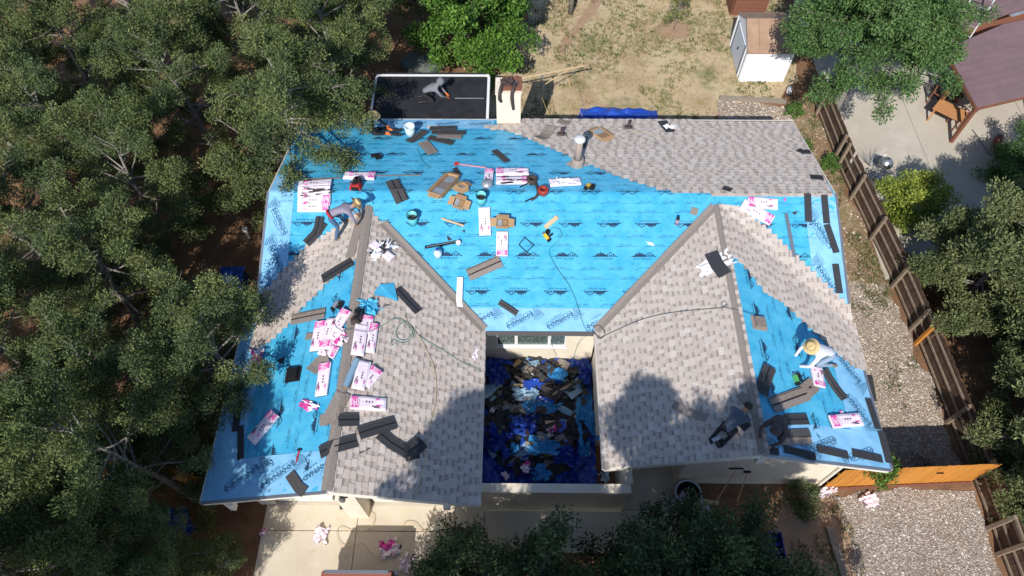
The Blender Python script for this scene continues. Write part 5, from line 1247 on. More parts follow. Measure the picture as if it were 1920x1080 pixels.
SG([(878, 517), (939, 490)], .36, 'asphalt_taupe', 'tan face-up shingle beside the left valley', seam=True)
SG([(936, 567), (970, 589)], .17, 'asphalt_grey', 'narrow grey shingle above the courtyard eave')
SG([(450, 750), (443, 810)], .20, 'asphalt_back', 'upper dark starter strip near the left eave', seam=False); SG([(453, 800), (453, 862)], .18, 'asphalt_back', 'lower dark starter strip near the left eave', seam=False)
SG([(640, 738), (608, 799)], .24, 'ridge_grain', 'dark brown offcut strip lying on the left ridge', seam=False, lift=.07); SG([(650, 740), (624, 799)], .18, 'asphalt_taupe', 'tan offcut strip beside the dark brown one on the left ridge', seam=False, lift=.07)
SG([(601, 790), (625, 783)], .30, 'ridge_grain', 'brown offcut end poking out left of the left ridge', seam=False, lift=.03)
SG([(634, 789), (672, 788)], .34, 'asphalt_back', 'grey-black offcut square across the left ridge', lift=.062)
SG([(602, 850), (627, 838), (668, 827)], .34, 'asphalt_back', 'leftmost of the black shingles fanned over the left ridge', lift=.06)
SG([(672, 814), (740, 794)], .34, 'asphalt_back', 'topmost of the black shingles fanned over the left wing', lift=.08)
SG([(712, 813), (735, 832), (766, 850)], .34, 'asphalt_back', 'black shingle slanting down to the right of the fan', lift=.05); SG([(762, 852), (790, 829)], .42, 'asphalt_back', 'crumpled black shingle at the lower right of the fan', lift=.06, curl=.06); SG([(758, 856), (785, 850)], .28, 'asphalt_back', 'black scrap under the crumpled shingle of the fan', lift=.04)
SG([(545, 889), (562, 915), (578, 929)], .26, 'asphalt_grey', 'bent grey shingle hanging over the front left eave', seam=False)
SG([(587, 700), (601, 681), (619, 671)], .40, 'ridge_grain', 'dark brown shingle leaning above the single bundle', seam=False, curl=.06)
SG([(548, 601), (611, 588)], .34, 'asphalt_taupe', 'tan strip in tree shade above the left wing heap'); SG([(575, 633), (592, 631)], .2, 'asphalt_taupe', 'small tan scrap left of the left wing heap', seam=False)
SG([(1513, 364), (1515, 417)], .20, 'asphalt_back', 'upright dark starter strip left of the right rake membrane', seam=False); SG([(1544, 367), (1549, 420)], .19, 'asphalt_back', 'topmost dark starter strip on the right rake', seam=False)
SG([(1549, 422), (1567, 475)], .19, 'asphalt_back', 'second dark starter strip on the right rake', seam=False); SG([(1565, 496), (1573, 551)], .19, 'asphalt_back', 'third dark starter strip on the right rake', seam=False)
SG([(1473, 402), (1488, 483)], .10, 'grey_metal', 'thin grey metal flashing on the blue slope near the right valley', seam=False)
SG([(1628, 705), (1636, 753)], .22, 'asphalt_back', 'dark starter strip below the last shingles at the right eave', seam=False); SG([(1625, 749), (1644, 806)], .19, 'asphalt_back', 'dark starter strip on the right eave, middle one', seam=False); SG([(1650, 810), (1666, 869)], .20, 'asphalt_back', 'dark starter strip at the front right eave corner', seam=False)
SG([(1596, 850), (1652, 862)], .20, 'asphalt_back', 'dark starter strip at the right end of the right gable edge', seam=False); SG([(1530, 842), (1588, 855)], .20, 'asphalt_back', 'middle dark starter strip on the right gable edge', seam=False); SG([(1468, 843), (1527, 857)], .20, 'asphalt_back', 'dark starter strip on the right gable edge near the ridge', seam=False); SG([(1437, 845), (1458, 848)], .18, 'asphalt_back', 'short dark starter piece beside the right gable peak', seam=False)
SG([(1262, 760), (1294, 775), (1326, 785)], .22, 'ridge_grain', 'dark brown shingle strip in tree shade on the right wing', seam=False); SG([(1386, 740), (1402, 756), (1420, 782)], .22, 'ridge_grain', 'brown strip beside the right ridge in tree shade', seam=False)
SG([(1440, 690), (1424, 741)], .36, 'asphalt_back', 'wide dark shingle on the blue sheet right of the right ridge', curl=.05); SG([(1542, 695), (1580, 751)], .28, 'asphalt_grey', 'long grey shingle beside the pink-ended bundle', curl=.04)
SG([(1445, 762), (1511, 738)], .40, 'asphalt_taupe', 'opened tan shingle stack below the green nailer'); SG([(1470, 788), (1513, 787)], .28, 'asphalt_back', 'black shingle right of the hooded man', seam=True)
SG([(1460, 815), (1517, 813)], .22, 'asphalt_grey', 'grey shingle strip above the right gable edge', seam=False); SG([(1462, 829), (1519, 826)], .20, 'asphalt_taupe', 'tan shingle strip above the right gable edge', seam=False)
SG([(1384, 800), (1397, 788)], .4, 'asphalt_back', 'black shingle in front of the crouching man in blue-grey')
SG([(1334, 478), (1345, 500), (1360, 519)], .38, 'asphalt_back', 'black shingle slabs on torn white paper on the right wing', lift=.10, seam=False)
SG([(1303, 391), (1299, 404)], .2, 'ridge_grain', 'small brown shingle bit at the top of the right valley', seam=False)
SG([(1093, 258), (1089, 280)], .3, 'asphalt_grey', 'grey shingle behind the vent pipe', seam=False)
SG([(1046, 229), (1068, 234)], .3, 'asphalt_taupe', 'square frame-like scrap near the back eave', seam=False)
SG([(863, 521), (861, 578)], .17, 'white_paint', 'white strip of flashing lying over the left valley', seam=False, lift=.07, name='flashing_strip', group=None, cat='flashing')
SG([(536, 340), (640, 336)], .06, 'ridge_grain', 'thin brown lath behind the pile of bundles', seam=False, name='lath', group=None, cat='lath'); SG([(645, 333), (790, 331)], .05, 'ridge_grain', 'thin brown lath pointing right from the single bundle', seam=False, name='lath', group=None, cat='lath')
SG([(1022, 428), (1045, 408)], .13, 'wood_pale', 'pale wooden board on the blue slope', seam=False, name='wooden_board', group=None, cat='board', th=.03)
SG([(828, 411), (870, 425)], .05, 'wood_pale', 'thin pale stick on the blue slope', seam=False, name='wooden_stick', group=None, cat='stick', th=.02)
# boxes
def obox_thing(name, a, b, w, h, label, inside='asphalt_taupe', flaps=True, fill=True, lift=.03):
    mw, L = pxframe(a, b, lift); t = thing(name, label, 'box', mw=mw)
    e = MB(); th = .012; x, y = L / 2, w / 2
    e.box(-x, x, -y, y, 0, .01); e.box(-x, x, -y, -y + th, .011, h); e.box(-x, x, y - th, y, .011, h); e.box(-x, -x + th, -y + th + .001, y - th - .001, .011, h); e.box(x - th, x, -y + th + .001, y - th - .001, .011, h); part('box', e, 'cardboard', t, world=False)
    if fill:
        n = max(2, int(L / .33))
        for k in range(n): e = MB(); e.box(-x + .03 + k * (L - .05) / n, -x + .03 + (k + .92) * (L - .05) / n, -y + .03, y - .03, .012, h * rnd(.55, .8)); part('contents', e, inside if k % 2 else 'galv', t, world=False)
    if flaps:
        for s_ in (-1, 1): e = MB(); e.hexa([(s_ * x, -y, h - .006), (s_ * x, y, h - .006), (s_ * (x + .16), y, h - .06), (s_ * (x + .16), -y, h - .06)][::s_] + [(s_ * x, -y, h), (s_ * x, y, h), (s_ * (x + .16), y, h - .052), (s_ * (x + .16), -y, h - .052)][::s_]); part('flap', e, 'cardboard', t, world=False)
        e = MB(); e.hexa([(-x, y, h), (x, y, h), (x, y + .12, h - .05), (-x, y + .12, h - .05), (-x, y, h + .006), (x, y, h + .006), (x, y + .12, h - .044), (-x, y + .12, h - .044)]); part('flap', e, 'cardboard', t, world=False)
    return t
LB = obox_thing('long_cardboard_box', (818, 381), (851, 336), .38, .16, 'long open cardboard box of grey ridge pieces on the blue slope')
obox_thing('cardboard_box', (861, 363), (874, 356), .26, .2, 'small open box, rear one of two beside the long box', 'galv'); obox_thing('cardboard_box', (852, 382), (872, 388), .28, .2, 'small open box, front one of two beside the long box', 'cardboard_in')
obox_thing('cardboard_box', (931, 423), (954, 424), .26, .18, 'open cardboard box on the end of the pink-ended bundle', 'cardboard_in', lift=.13)
obox_thing('cardboard_tray', (1115, 247), (1138, 262), .42, .08, 'torn open cardboard tray on the back shingled slope', 'cardboard_in')
mw, L = pxframe((1508, 735), (1524, 722), .04); t = thing('scrap_board', 'small square grey roofing board beside the green nailer', 'board', mw=mw); e = MB(); e.box(-.22, .22, -.2, .2, 0, .02); part('board', e, 'asphalt_taupe', t, world=False); e = MB(); e.box(-.05, .05, -.02, .02, .02, .03); part('hole', e, 'black_plastic', t, world=False)
# buckets
def bucket(px, py, label, m, rim, fillm, r=.15, h=.36):
    p = hit(px, py); t = thing('bucket', label, 'bucket', tuple(p)); q = (p.x, p.y, p.z + .0)
    e = MB(); e.lathe([(0, -.05), (r * .86, -.05), (r, h), (r * .93, h), (r * .80, h * .3), (0, h * .3)], 20, q); part('body', e, m, t, True)
    e = MB(); e.lathe([(r * 1.0, h - .05), (r * 1.07, h - .05), (r * 1.07, h + .01), (r * .95, h + .012)], 20, q); part('rim', e, rim, t, True)
    e = MB(); e.lathe([(0, h * .62), (r * .88, h * .6)], 14, q); part('contents', e, fillm, t)
    a = rnd(0, 3); hd = [(q[0] + r * 1.05 * math.cos(a + s_ * 1.57), q[1] + r * 1.05 * math.sin(a + s_ * 1.57), q[2] + h - .03) for s_ in (-1, 1)]; e = MB(); e.tube(catmull([hd[0], (q[0] + r * 1.2 * math.cos(a), q[1] + r * 1.2 * math.sin(a), q[2] + h - .12), hd[1]], 6), .006, 5); part('handle', e, 'galv', t)
bucket(903, 380, 'teal bucket with a black inside on the blue slope', 'teal_plastic', 'black_plastic', 'debris_black'); bucket(775, 417, 'dark-filled bucket beside the left valley top', 'teal_plastic', 'black_plastic', 'asphalt_grey'); bucket(770, 252, 'clear pail beside the man sitting in the shade', 'clear_plastic', 'clear_plastic', 'clear_plastic', .17, .38)
p = hit(907, 349); e = MB(); e.lathe([(0, .16), (.14, .14), (.17, .06), (.15, -.03)], 14, (0, 0, 0)); solo('grey_sack', e, 'galv', 'pale grey dome-shaped sack left of the bundle pair', 'sack', None, True, Matrix.Translation(p + Vector((.1, 0, .02))))
# tall vent pipe
VP = thing('vent_pipe', 'tall grey-brown vent pipe with a white cap at the shingle edge', 'vent', tuple(hit(1082, 310))); p = hit(1082, 310); B0 = Vector((p.x, p.y, p.z))
e = MB(); e.lathe([(.0, -.1), (.24, -.1), (.22, .04), (.19, .26), (.12, .30)], 14, tuple(B0)); part('storm_collar', e, 'pipe_brown', VP)
e = MB(); e.tube([B0, B0 + Vector((0, 0, 1.12))], .105, 16); part('pipe', e, 'pipe_brown', VP, True)
e = MB(); e.lathe([(.11, 1.08), (.165, 1.10), (.17, 1.17), (.11, 1.20), (0, 1.21)], 18, tuple(B0)); part('cap', e, 'galv_white', VP, True)
e = MB(); e.lathe([(.23, -.1), (.36, -.1), (.36, .02), (.22, .03)], 4, tuple(B0)); part('flashing', e, 'pipe_brown', VP)
for px, py, l in ((1053, 254, 'brown vent boot nearer the chimney on the back slope'), (1178, 241, 'brown vent boot above the cardboard tray on the back slope')):
    p = hit(px, py); t = thing('vent_boot', l, 'vent', tuple(p), 'small brown vent boots'); e = MB(); e.tube([p, p + Vector((0, 0, .34))], .055, 10); part('pipe', e, 'brown_cloth', t, True); e = MB(); e.lathe([(.17, .02), (.12, .07), (.06, .12)], 12, tuple(p)); part('boot', e, 'brown_cloth', t, True); e = MB(); n = normal_at(p); u = n.cross(Vector((1, 0, 0))).normalized(); e.obox(p + n * .045, (1, 0, 0), u, n, .36, .30, .012); part('flange', e, 'ridge_grain', t)
def static_vent(px, py, label, m1, m2):
    p = hit(px, py); n = normal_at(p); u = Vector((0, 1, 0)); v = n.cross(u).normalized() * -1; t = thing('roof_vent', label, 'vent', tuple(p)); e = MB(); e.obox(p + n * .02, v, u, n, .44, .42, .012); part('flange', e, m1, t); e = MB(); e.obox(p + n * .033, v, u, n, .30, .30, .10); part('hood', e, m2, t); e = MB(); e.obox(p + n * .034 + v * .16, v, u, n, .015, .26, .06); part('louver', e, 'black_plastic', t)
static_vent(551, 703, 'black square roof vent on the shaded left wing', 'black_plastic', 'black_plastic'); static_vent(1422, 607, 'grey and tan square vent base on the right wing blue sheet', 'pipe_brown', 'asphalt_taupe')
# tools
def nailer(px, py, ang, label, m, hosept=None):
    p = hit(px, py); n = normal_at(p); t = thing('nail_gun', label, 'nail gun', tuple(p)); u = (Vector((math.cos(ang), math.sin(ang), 0))); u = (u - n * u.dot(n)).normalized(); v = n.cross(u)
    o = p + n * .03; e = MB(); e.obox(o, u, v, n, .20, .09, .09); part('body', e, m, t); e = MB(); e.obox(o + u * .13, u, v, n, .08, .05, .05); part('nose', e, 'grey_metal', t); e = MB(); e.obox(o - v * .12 - u * .03, u, v, n, .05, .18, .05); part('grip', e, 'black_plastic', t); e = MB(); e.lathe([(0, 0), (.075, 0), (.075, .07), (0, .07)], 12, tuple(o + u * .09 - v * .12)); part('magazine', e, 'black_plastic', t); e = MB(); e.obox(o - u * .13, u, v, n, .07, .10, .10); part('end_cap', e, 'black_plastic', t)
nailer(1024, 446, 2.2, 'yellow and black nail gun on the blue slope, hose attached', 'yellow_tool'); nailer(1102, 353, 1.0, 'yellow nail gun beside the torn bundle near the vent pipe', 'yellow_tool'); nailer(1489, 713, 1.7, 'green nail gun below the kneeling man in the straw hat', 'green_tool'); nailer(1343, 826, .3, 'grey nail gun at the feet of the crouching man', 'galv'); nailer(706, 295, .4, 'small black nail gun in tree shade near the clear pail', 'black_plastic'); nailer(632, 575, 1.0, 'silver and black nail gun standing above the left wing heap', 'galv')
TBX = thing('tool_belt', 'black and red tool belt lying beside the bundle pair', 'tool belt', tuple(hit(1003, 355))); pts = [hit(*q) + Vector((0, 0, .06)) for q in ((985, 345), (995, 340), (1004, 347), (1009, 362), (1005, 372), (996, 378))]
e = MB(); e.tube(catmull(pts, 5), .045, 6); part('belt', e, 'brown_cloth', TBX, True)
for q, m in (((997, 343), 'brown_cloth'), ((1018, 363), 'dark_red')): p = hit(*q); e = MB(); e.lathe([(0, .02), (.15, .03), (.17, .18), (.10, .24), (.08, .12)], 10, tuple(p)); part('pouch', e, m, TBX, True)
for q in ((982, 352), (992, 379)): p = hit(*q); e = MB(); e.bar(p + Vector((-.12, -.05, .08)), p + Vector((.12, .08, .10)), .03, .03); part('hammer_handle', e, 'black_plastic', TBX)
TG = thing('tool_bag', 'red and black tool bag in front of the single bundle', 'tool bag', tuple(hit(668, 356))); p = hit(668, 353); e = MB(); e.hexa([tuple(p + Vector(q)) for q in ((-.20, -.13, 0), (.17, -.15, 0), (.20, .10, 0), (-.18, .13, 0), (-.15, -.07, .19), (.12, -.09, .23), (.15, .06, .20), (-.12, .08, .17))]); part('bag', e, 'red_cloth', TG); e = MB(); e.obox(p + Vector((0, -.13, .05)), (1, -.05, 0), (.05, 1, 0), (0, .3, 1), .22, .05, .12); part('side_pocket', e, 'black_plastic', TG); e = MB(); e.obox(p + Vector((.0, 0, .2)), (1, .1, 0), (-.1, 1, 0), (0, 0, 1), .14, .05, .05); part('flap', e, 'black_plastic', TG)
p2 = hit(672, 345); e = MB(); e.lathe([(0, 0), (.13, 0), (.14, .2), (.05, .26)], 9, tuple(p2)); part('pocket', e, 'brown_cloth', TG, True); e = MB(); e.tube(catmull([p + Vector((-.15, 0, .25)), p + Vector((0, -.1, .42)), p + Vector((.16, 0, .25))], 5), .02, 6); part('strap', e, 'black_plastic', TG, True)
for k in range(9):
    q = (rnd(945, 985), rnd(341, 350)); p = hit(*q) + Vector((0, 0, .13)); a = rnd(-.15, .4); e = MB(); e.bar(p - Vector((math.cos(a), math.sin(a), 0)) * .17, p + Vector((math.cos(a), math.sin(a), 0)) * .17, .03, .02)
    if k < 4: solo('pry_bar', e, 'black_plastic', 'one of the black tools scattered on the front bundle of the pair', 'tool', 'black tools on the bundle pair')
for k in range(7):
    q = (rnd(580, 612), 358 + k * 2.4); p = hit(*q) + Vector((0, 0, .125)); e = MB(); e.bar(p - Vector((.26, .0, 0)), p + Vector((.26, .02 * k, 0)), .05, .012); solo('torn_shingle_scrap', e, 'asphalt_grey' if k % 2 else 'brown_cloth', 'one of the dark torn scraps on the pile beside the overhanging pinyon', 'scrap', 'dark torn scraps on the bundle pile')
LV = thing('black_level', 'long black straight bar tool with a round end on the blue slope', 'level', tuple(hit(830, 460))); a, b = hit(797, 466) + Vector((0, 0, .05)), hit(864, 454) + Vector((0, 0, .05)); e = MB(); e.bar(a, b, .07, .05); part('bar', e, 'black_plastic', LV); e = MB(); e.bar(a + Vector((.05, 0, .027)), b + Vector((-.05, 0, .027)), .02, .008); part('edge', e, 'galv', LV); e = MB(); e.lathe([(0, .02), (.07, .02), (.08, .12), (.05, .16), (0, .16)], 12, tuple(hit(860, 458))); part('reel', e, 'white_paint', LV, True)
PT_ = thing('shingle_ripper', 'pink-handled shingle ripper lying on the blue slope', 'tool', tuple(hit(880, 312))); a, b = hit(856, 309) + Vector((0, 0, .04)), hit(912, 316) + Vector((0, 0, .04)); e = MB(); e.bar(a, b, .035, .03); part('handle', e, 'pink_tool', PT_); e = MB(); n = normal_at(a); e.obox(a, (1, .3, 0), (-.3, 1, 0), n, .14, .12, .02); part('blade', e, 'red_cloth', PT_)
HM = thing('hammer', 'red-handled hammer lying on the left wing above the eave strip', 'hammer', tuple(hit(560, 855))); a, b = hit(562, 845) + Vector((0, 0, .03)), hit(556, 868) + Vector((0, 0, .03)); e = MB(); e.bar(a, b, .035, .03); part('handle', e, 'red_cloth', HM); e = MB(); e.bar(a + Vector((-.06, 0, 0)), a + Vector((.06, .02, 0)), .04, .04); part('head', e, 'black_plastic', HM)
SF = thing('wire_square', 'dark square of bent wire lying on the blue slope', 'wire', tuple(hit(986, 461))); C4 = [hit(*q) + Vector((0, 0, .03)) for q in ((984, 447), (1001, 461), (987, 474), (973, 460))]
for k in range(4): e = MB(); e.tube([C4[k], C4[(k + 1) % 4]], .014, 5); part('side', e, 'black_plastic', SF)
e = MB(); e.tube([C4[2], hit(996, 480) + Vector((0, 0, .03))], .014, 5); part('tail', e, 'black_plastic', SF)
p = hit(1268, 421); BT = thing('spray_can', 'upright spray can with a dark cap left of the right valley', 'can', tuple(p)); e = MB(); e.lathe([(0, 0), (.045, 0), (.045, .26), (.02, .29)], 12, tuple(p + Vector((0, 0, .01)))); part('can', e, 'pink_tool', BT, True); e = MB(); e.lathe([(.046, .24), (.046, .33), (0, .34)], 12, tuple(p)); part('cap', e, 'black_plastic', BT, True)
p = hit(822, 481); WB = thing('water_bottle', 'clear plastic water jug below the black bar tool', 'bottle', tuple(p)); e = MB(); e.lathe([(0, .02), (.11, .02), (.12, .24), (.04, .32), (.04, .36)], 14, tuple(p)); part('jug', e, 'clear_plastic', WB, True); e = MB(); e.lathe([(.045, .34), (.045, .39), (0, .39)], 10, tuple(p)); part('cap', e, 'tarp_blue', WB, True)
BP = thing('backpack', 'black bag standing on the left ridge beside the bundles', 'bag', tuple(hit(673, 592))); p = hit(673, 595); e = MB(); e.hexa([tuple(p + Vector(q)) for q in ((-.12, -.22, .02), (.14, -.20, .02), (.12, .22, .02), (-.14, .20, .02), (-.07, -.15, .26), (.09, -.17, .28), (.10, .13, .22), (-.09, .15, .20))]); part('bag', e, 'black_plastic', BP, False); e = MB(); e.tube(catmull([p + Vector((-.12, -.12, .2)), p + Vector((-.1, -.22, .34)), p + Vector((.05, -.1, .42))], 5), .022, 6); part('strap', e, 'brown_cloth', BP, True); e = MB(); q = hit(668, 607); e.obox(q + Vector((0, 0, .04)), (1, .2, 0), (-.2, 1, 0), (0, 0, 1), .22, .16, .15); part('pocket', e, 'brown_cloth', BP, True)
crumple_on((693, 578), .5, .55, .16, ['underlay'], 'blue scrap of underlayment beside the black bag', 'scrap', None, .3, 26, .05, 'underlayment_scrap')
US = MB(); pts = [onp(x, y, lr) for x, y in ((702, 548), (712, 536), (738, 532), (745, 568), (722, 558), (701, 556))]; n = normal_at(pts[0])
for k in range(1, 5): pass
US.face([p + n * (.055 + .03 * (i % 2)) for i, p in enumerate(pts)]); US.face([p + n * (.05 + .03 * (i % 2)) for i, p in enumerate(pts)][::-1])
solo('underlayment_scrap', US, 'underlay', 'flat torn blue underlayment piece beside the black shingle', 'scrap')
RL = thing('underlayment_roll', 'blue-grey roll lying along the left ridge', 'roll', tuple(hit(660, 705))); a, b = hit(671, 678), hit(649, 730); e = MB(); e.tube([a + Vector((0, 0, .11)), b + Vector((0, 0, .11))], .085, 16, cap=False); part('roll', e, 'roll_blue', RL, True); e = MB(); e.tube([a + Vector((0, 0, .11)), b + Vector((0, 0, .11))], .05, 12); part('core', e, 'cardboard_in', RL)
# black scraps / cut corners
def scrap(pts, m, label, lift=.035, cat='scrap'):
    P = [hit(*q) for q in pts]; n = normal_at(P[0]); b = MB(); T = [p + n * lift for p in P]; U_ = [p + n * (lift + .006) for p in P]
    if (T[1] - T[0]).cross(T[2] - T[1]).dot(n) < 0: T.reverse(); U_.reverse()
    b.face(U_); b.face(T[::-1])
    for k in range(len(T)): j = (k + 1) % len(T); b.face([T[k], T[j], U_[j], U_[k]])
    solo('shingle_scrap', b, m, label, cat, 'cut scraps of shingle')
scrap([(519, 678), (535, 670), (532, 684)], 'asphalt_back', 'black triangular scrap in shade on the left wing'); scrap([(838, 443), (848, 450), (840, 452)], 'asphalt_back', 'black triangular scrap above the black bar tool'); scrap([(867, 433), (872, 432), (871, 438)], 'asphalt_back', 'tiny black scrap right of the black bar tool'); scrap([(1484, 400), (1494, 397), (1490, 404)], 'asphalt_back', 'black curved scrap below the level bundle'); scrap([(848, 319), (856, 315), (866, 330), (860, 328)], 'asphalt_back', 'black scrap behind the long cardboard box'); scrap([(673, 850), (694, 840), (694, 842), (674, 852)], 'asphalt_back', 'thin black sliver on the left wing shingles')
scrap([(1468, 375), (1473, 371), (1471, 380)], 'wrap_pink', 'pink slip of wrapper right of the level bundle'); scrap([(1210, 454), (1222, 455), (1228, 462), (1216, 460)], 'clear_plastic', 'pale clear scrap near the right valley')
# hoses
hose('air_hose', [(1027, 438), (1036, 429), (1048, 431), (1053, 441), (1045, 455), (1032, 466), (1030, 477), (1045, 505), (1063, 530), (1078, 560), (1086, 585), (1094, 610), (1101, 623)], .014, 'hose_green', 'dark green air hose running from the yellow nail gun to the courtyard eave', 'hose')
hose('air_hose', [(1101, 623), (1110, 633), (1125, 638), (1135, 630), (1128, 615), (1117, 612), (1110, 624), (1125, 636)], .012, 'hose_black', 'loop of black hose at the foot of the right valley', 'hose', lift=.07)
hose('air_hose', [(1125, 636), (1160, 620), (1200, 603), (1240, 592), (1290, 585), (1340, 581), (1356, 579), (1363, 572), (1357, 567), (1353, 574), (1362, 580), (1380, 583), (1410, 592)], .012, 'hose_black', 'thin black hose crossing the right wing to the blue sheet', 'hose', lift=.06)
hose('air_hose', [(706, 620), (722, 609), (738, 600), (752, 602), (765, 615), (772, 628), (760, 640), (745, 637), (742, 622), (755, 606), (768, 612), (775, 626), (768, 640), (752, 645), (735, 640), (734, 650), (745, 642)], .014, 'hose_green', 'tangle of green hose on the left wing shingles', 'hose', lift=.06)
hose('air_hose', [(770, 618), (790, 636), (830, 660), (865, 682), (890, 692), (900, 700)], .012, 'hose_green', 'green hose running from the tangle to the courtyard eave', 'hose', lift=.06)
hose('air_hose', [(629, 600), (640, 622), (660, 624), (690, 628), (706, 620)], .011, 'hose_black', 'thin dark hose over the left wing bundles', 'hose', lift=.16)
hose('safety_rope', [(758, 595), (762, 604), (770, 616), (785, 634), (800, 662), (812, 690), (817, 722), (815, 760), (805, 800), (797, 850), (790, 890), (780, 928)], .013, 'rope_yellow', 'yellow rope running down the left wing shingles to the front eave', 'rope', lift=.06)
hose('safety_rope', [(665, 956), (670, 962), (690, 962), (702, 968), (700, 985), (685, 998), (665, 1000), (640, 990), (632, 1000), (640, 1022), (660, 1025), (680, 1020), (695, 1035), (708, 1045), (725, 1042)], .014, 'rope_yellow', 'yellow rope coiled loosely on the driveway before the pickup', 'rope', z=.05)
hose('safety_rope', [(815, 950), (808, 975), (805, 990), (797, 998), (788, 992), (778, 982), (762, 980), (755, 990)], .014, 'rope_yellow', 'yellow rope end on the right part of the driveway', 'rope', z=.05)
hose('air_hose', [(1448, 846), (1446, 862, 2.2), (1432, 880, 1.0), (1410, 898, .05)], .012, 'hose_black', 'black hose hanging from the right gable to the ground', 'hose')
hose('air_hose', [(1240, 262), (1225, 258), (1205, 252), (1190, 249)], .01, 'rope_yellow', 'pale cord on the back shingled slope', 'cord', lift=.06)
hose('air_hose', [(1205, 262), (1235, 275), (1252, 295), (1258, 318), (1248, 340), (1241, 352)], .009, 'hose_green', 'long thin curved cord on the back shingled slope', 'cord', lift=.06)
hose('air_hose', [(782, 280), (790, 300), (800, 312), (808, 318)], .01, 'hose_green', 'short curved cord below the clear pail', 'cord')
# jacket on the chimney
crumple('brown_jacket', Vector((-.38, 9.02, 4.80)), .46, .36, .10, ['brown_cloth'], 'dark brown jacket draped over the chimney top', 'jacket', None, .2, 33)
for nm, xs_ in (('left', -.60), ('right', -.20)):
    e = MB(); e.tube(catmull([(xs_ + .1, 9.0, 4.80), (xs_ + .03, 8.76, 4.72), (xs_, 8.71, 4.45), (xs_ + .05, 8.72, 4.28 if nm == 'left' else 3.95)], 5), [.06] * 11 + [.058, .055, .052, .05, .045], 8)
    o = part('sleeve', e, 'brown_cloth', None, True); o.parent = bpy.data.objects['brown_jacket']; o.matrix_parent_inverse = bpy.data.objects['brown_jacket'].matrix_world.inverted()
# ------------------------------------------------------------------ the courtyard heap
random.seed(5)
def heap(x, y):
    ex = min(x - CL - .05, CR - .1 - x); ey = min(y + 3.1, YC - .02 - y); m_ = max(0, min(ex, ey))
    return .18 + .55 * math.exp(-(m_ / .45) ** 2) * .8 + .16 * noise.noise(Vector((x * 1.7, y * 1.7, 1))) + .10 * noise.noise(Vector((x * 4.5, y * 4.5, 7)))
b = MB()
def tarpf(u, v):
    x = CL - .10 + (CR - CL + .20) * u; y = -3.12 + (YC + 3.10) * v
    return (x, y, max(.05, heap(x, y) + .30 * abs(noise.noise(Vector((x * 3.1, y * 2.3, 3)))) + .12 * abs(noise.noise(Vector((x * 6, y * 7, 5)))) + .04 * noise.noise(Vector((x * 15, y * 13, 9)))))
b.grid(tarpf, 90, 120); solo('debris_tarp', b, 'tarp_navy', 'crumpled dark blue tarp lining the courtyard', 'tarp', smooth=True)
def mound(x, y): return .28 + .30 * max(0, 1 - ((x - .65) / 1.25) ** 2) * max(0, 1 - ((y + .35) / 1.75) ** 2) + .12 * noise.noise(Vector((x * 2.2, y * 2.2, 12)))
V = MB()
for k in range(850):
    x, y = rnd(-.85, 2.1), rnd(-2.9, 1.05)
    if ((x - .62) / 1.2) ** 2 + ((y + .42) / 1.5) ** 2 > 1.75 + 1.2 * noise.noise(Vector((x * 1.6, y * 1.6, 0))): continue
    z = max(mound(x, y) + rnd(0, .22), heap(x, y) + .12); a = rnd(0, 6.28); l, w = rnd(.28, 1.0), rnd(.14, .40); n = Vector((rnd(-.45, .45), rnd(-.45, .45), 1)).normalized(); u = Vector((math.cos(a), math.sin(a), 0)); u = (u - n * u.dot(n)).normalized(); v_ = n.cross(u); bd = [rnd(-.05, .05) for q in range(5)]; tw = rnd(-.12, .12); mm = random.choice((0, 0, 0, 0, 0, 1, 1, 1, 1, 2, 4, 3)); jg = [rnd(.7, 1.1) for q in range(5)]; o = Vector((x, y, z))
    V.grid(lambda uu, vv: o + u * (l * (uu - .5)) + v_ * (w * (vv - .5) * jg[int(round(uu * 4))]) + n * (bd[int(round(uu * 4))] + tw * (uu - .5) * (vv - .5) * 2), 4, 1, mm)
solo('torn_off_shingles', V, ['debris_black', 'asphalt_back', 'ridge_grain', 'roll_blue', 'tarp_blue'], 'heap of torn off black roofing in the courtyard', 'debris')['kind'] = 'stuff'
def cpt(px, py, z=.75): return at(px, py, z)
GCY = 'pieces on the courtyard heap'
for i, (x, y, sx, sy, h, m, l, nm) in enumerate([(1015, 768, .95, .42, .10, ['underlay_shaded'], 'large folded blue underlayment piece in the middle of the courtyard heap', 'underlayment_scrap'), (1045, 703, .5, .42, .08, ['underlay_shaded'], 'blue underlayment piece below the courtyard window', 'underlayment_scrap'), (1098, 775, .55, 1.5, .12, ['underlay_shaded'], 'long blue underlayment piece at the right of the courtyard heap', 'underlayment_scrap'), (985, 743, .7, .5, .14, ['roll_blue'], 'grey-blue plastic sheet behind the large folded blue piece', 'plastic_sheet'), (1022, 840, .8, .5, .12, ['underlay_shaded'], 'blue underlayment piece at the front of the courtyard heap', 'underlayment_scrap'), (1020, 823, .45, .3, .12, ['galv'], 'pale grey plastic bag in the front of the courtyard heap', 'plastic_bag'), (1015, 888, .5, .45, .14, ['underlay_shaded'], 'light blue piece on the tarp behind the low wall', 'underlayment_scrap'), (965, 845, .2, .35, .08, ['underlay_shaded'], 'small light blue piece at the left front of the tarp', 'underlayment_scrap'), (1095, 845, .3, .5, .14, ['underlay_shaded'], 'light blue piece at the right front of the courtyard heap', 'underlayment_scrap'), (1002, 683, .3, .18, .06, ['roll_blue'], 'small blue piece under the courtyard window', 'underlayment_scrap')]):
    crumple(nm, cpt(x, y, .72), sx * 1.15, sy * 1.1, h * 1.2, m, l, 'scrap', GCY, rnd(-.3, .3), 60 + i, base=.08)
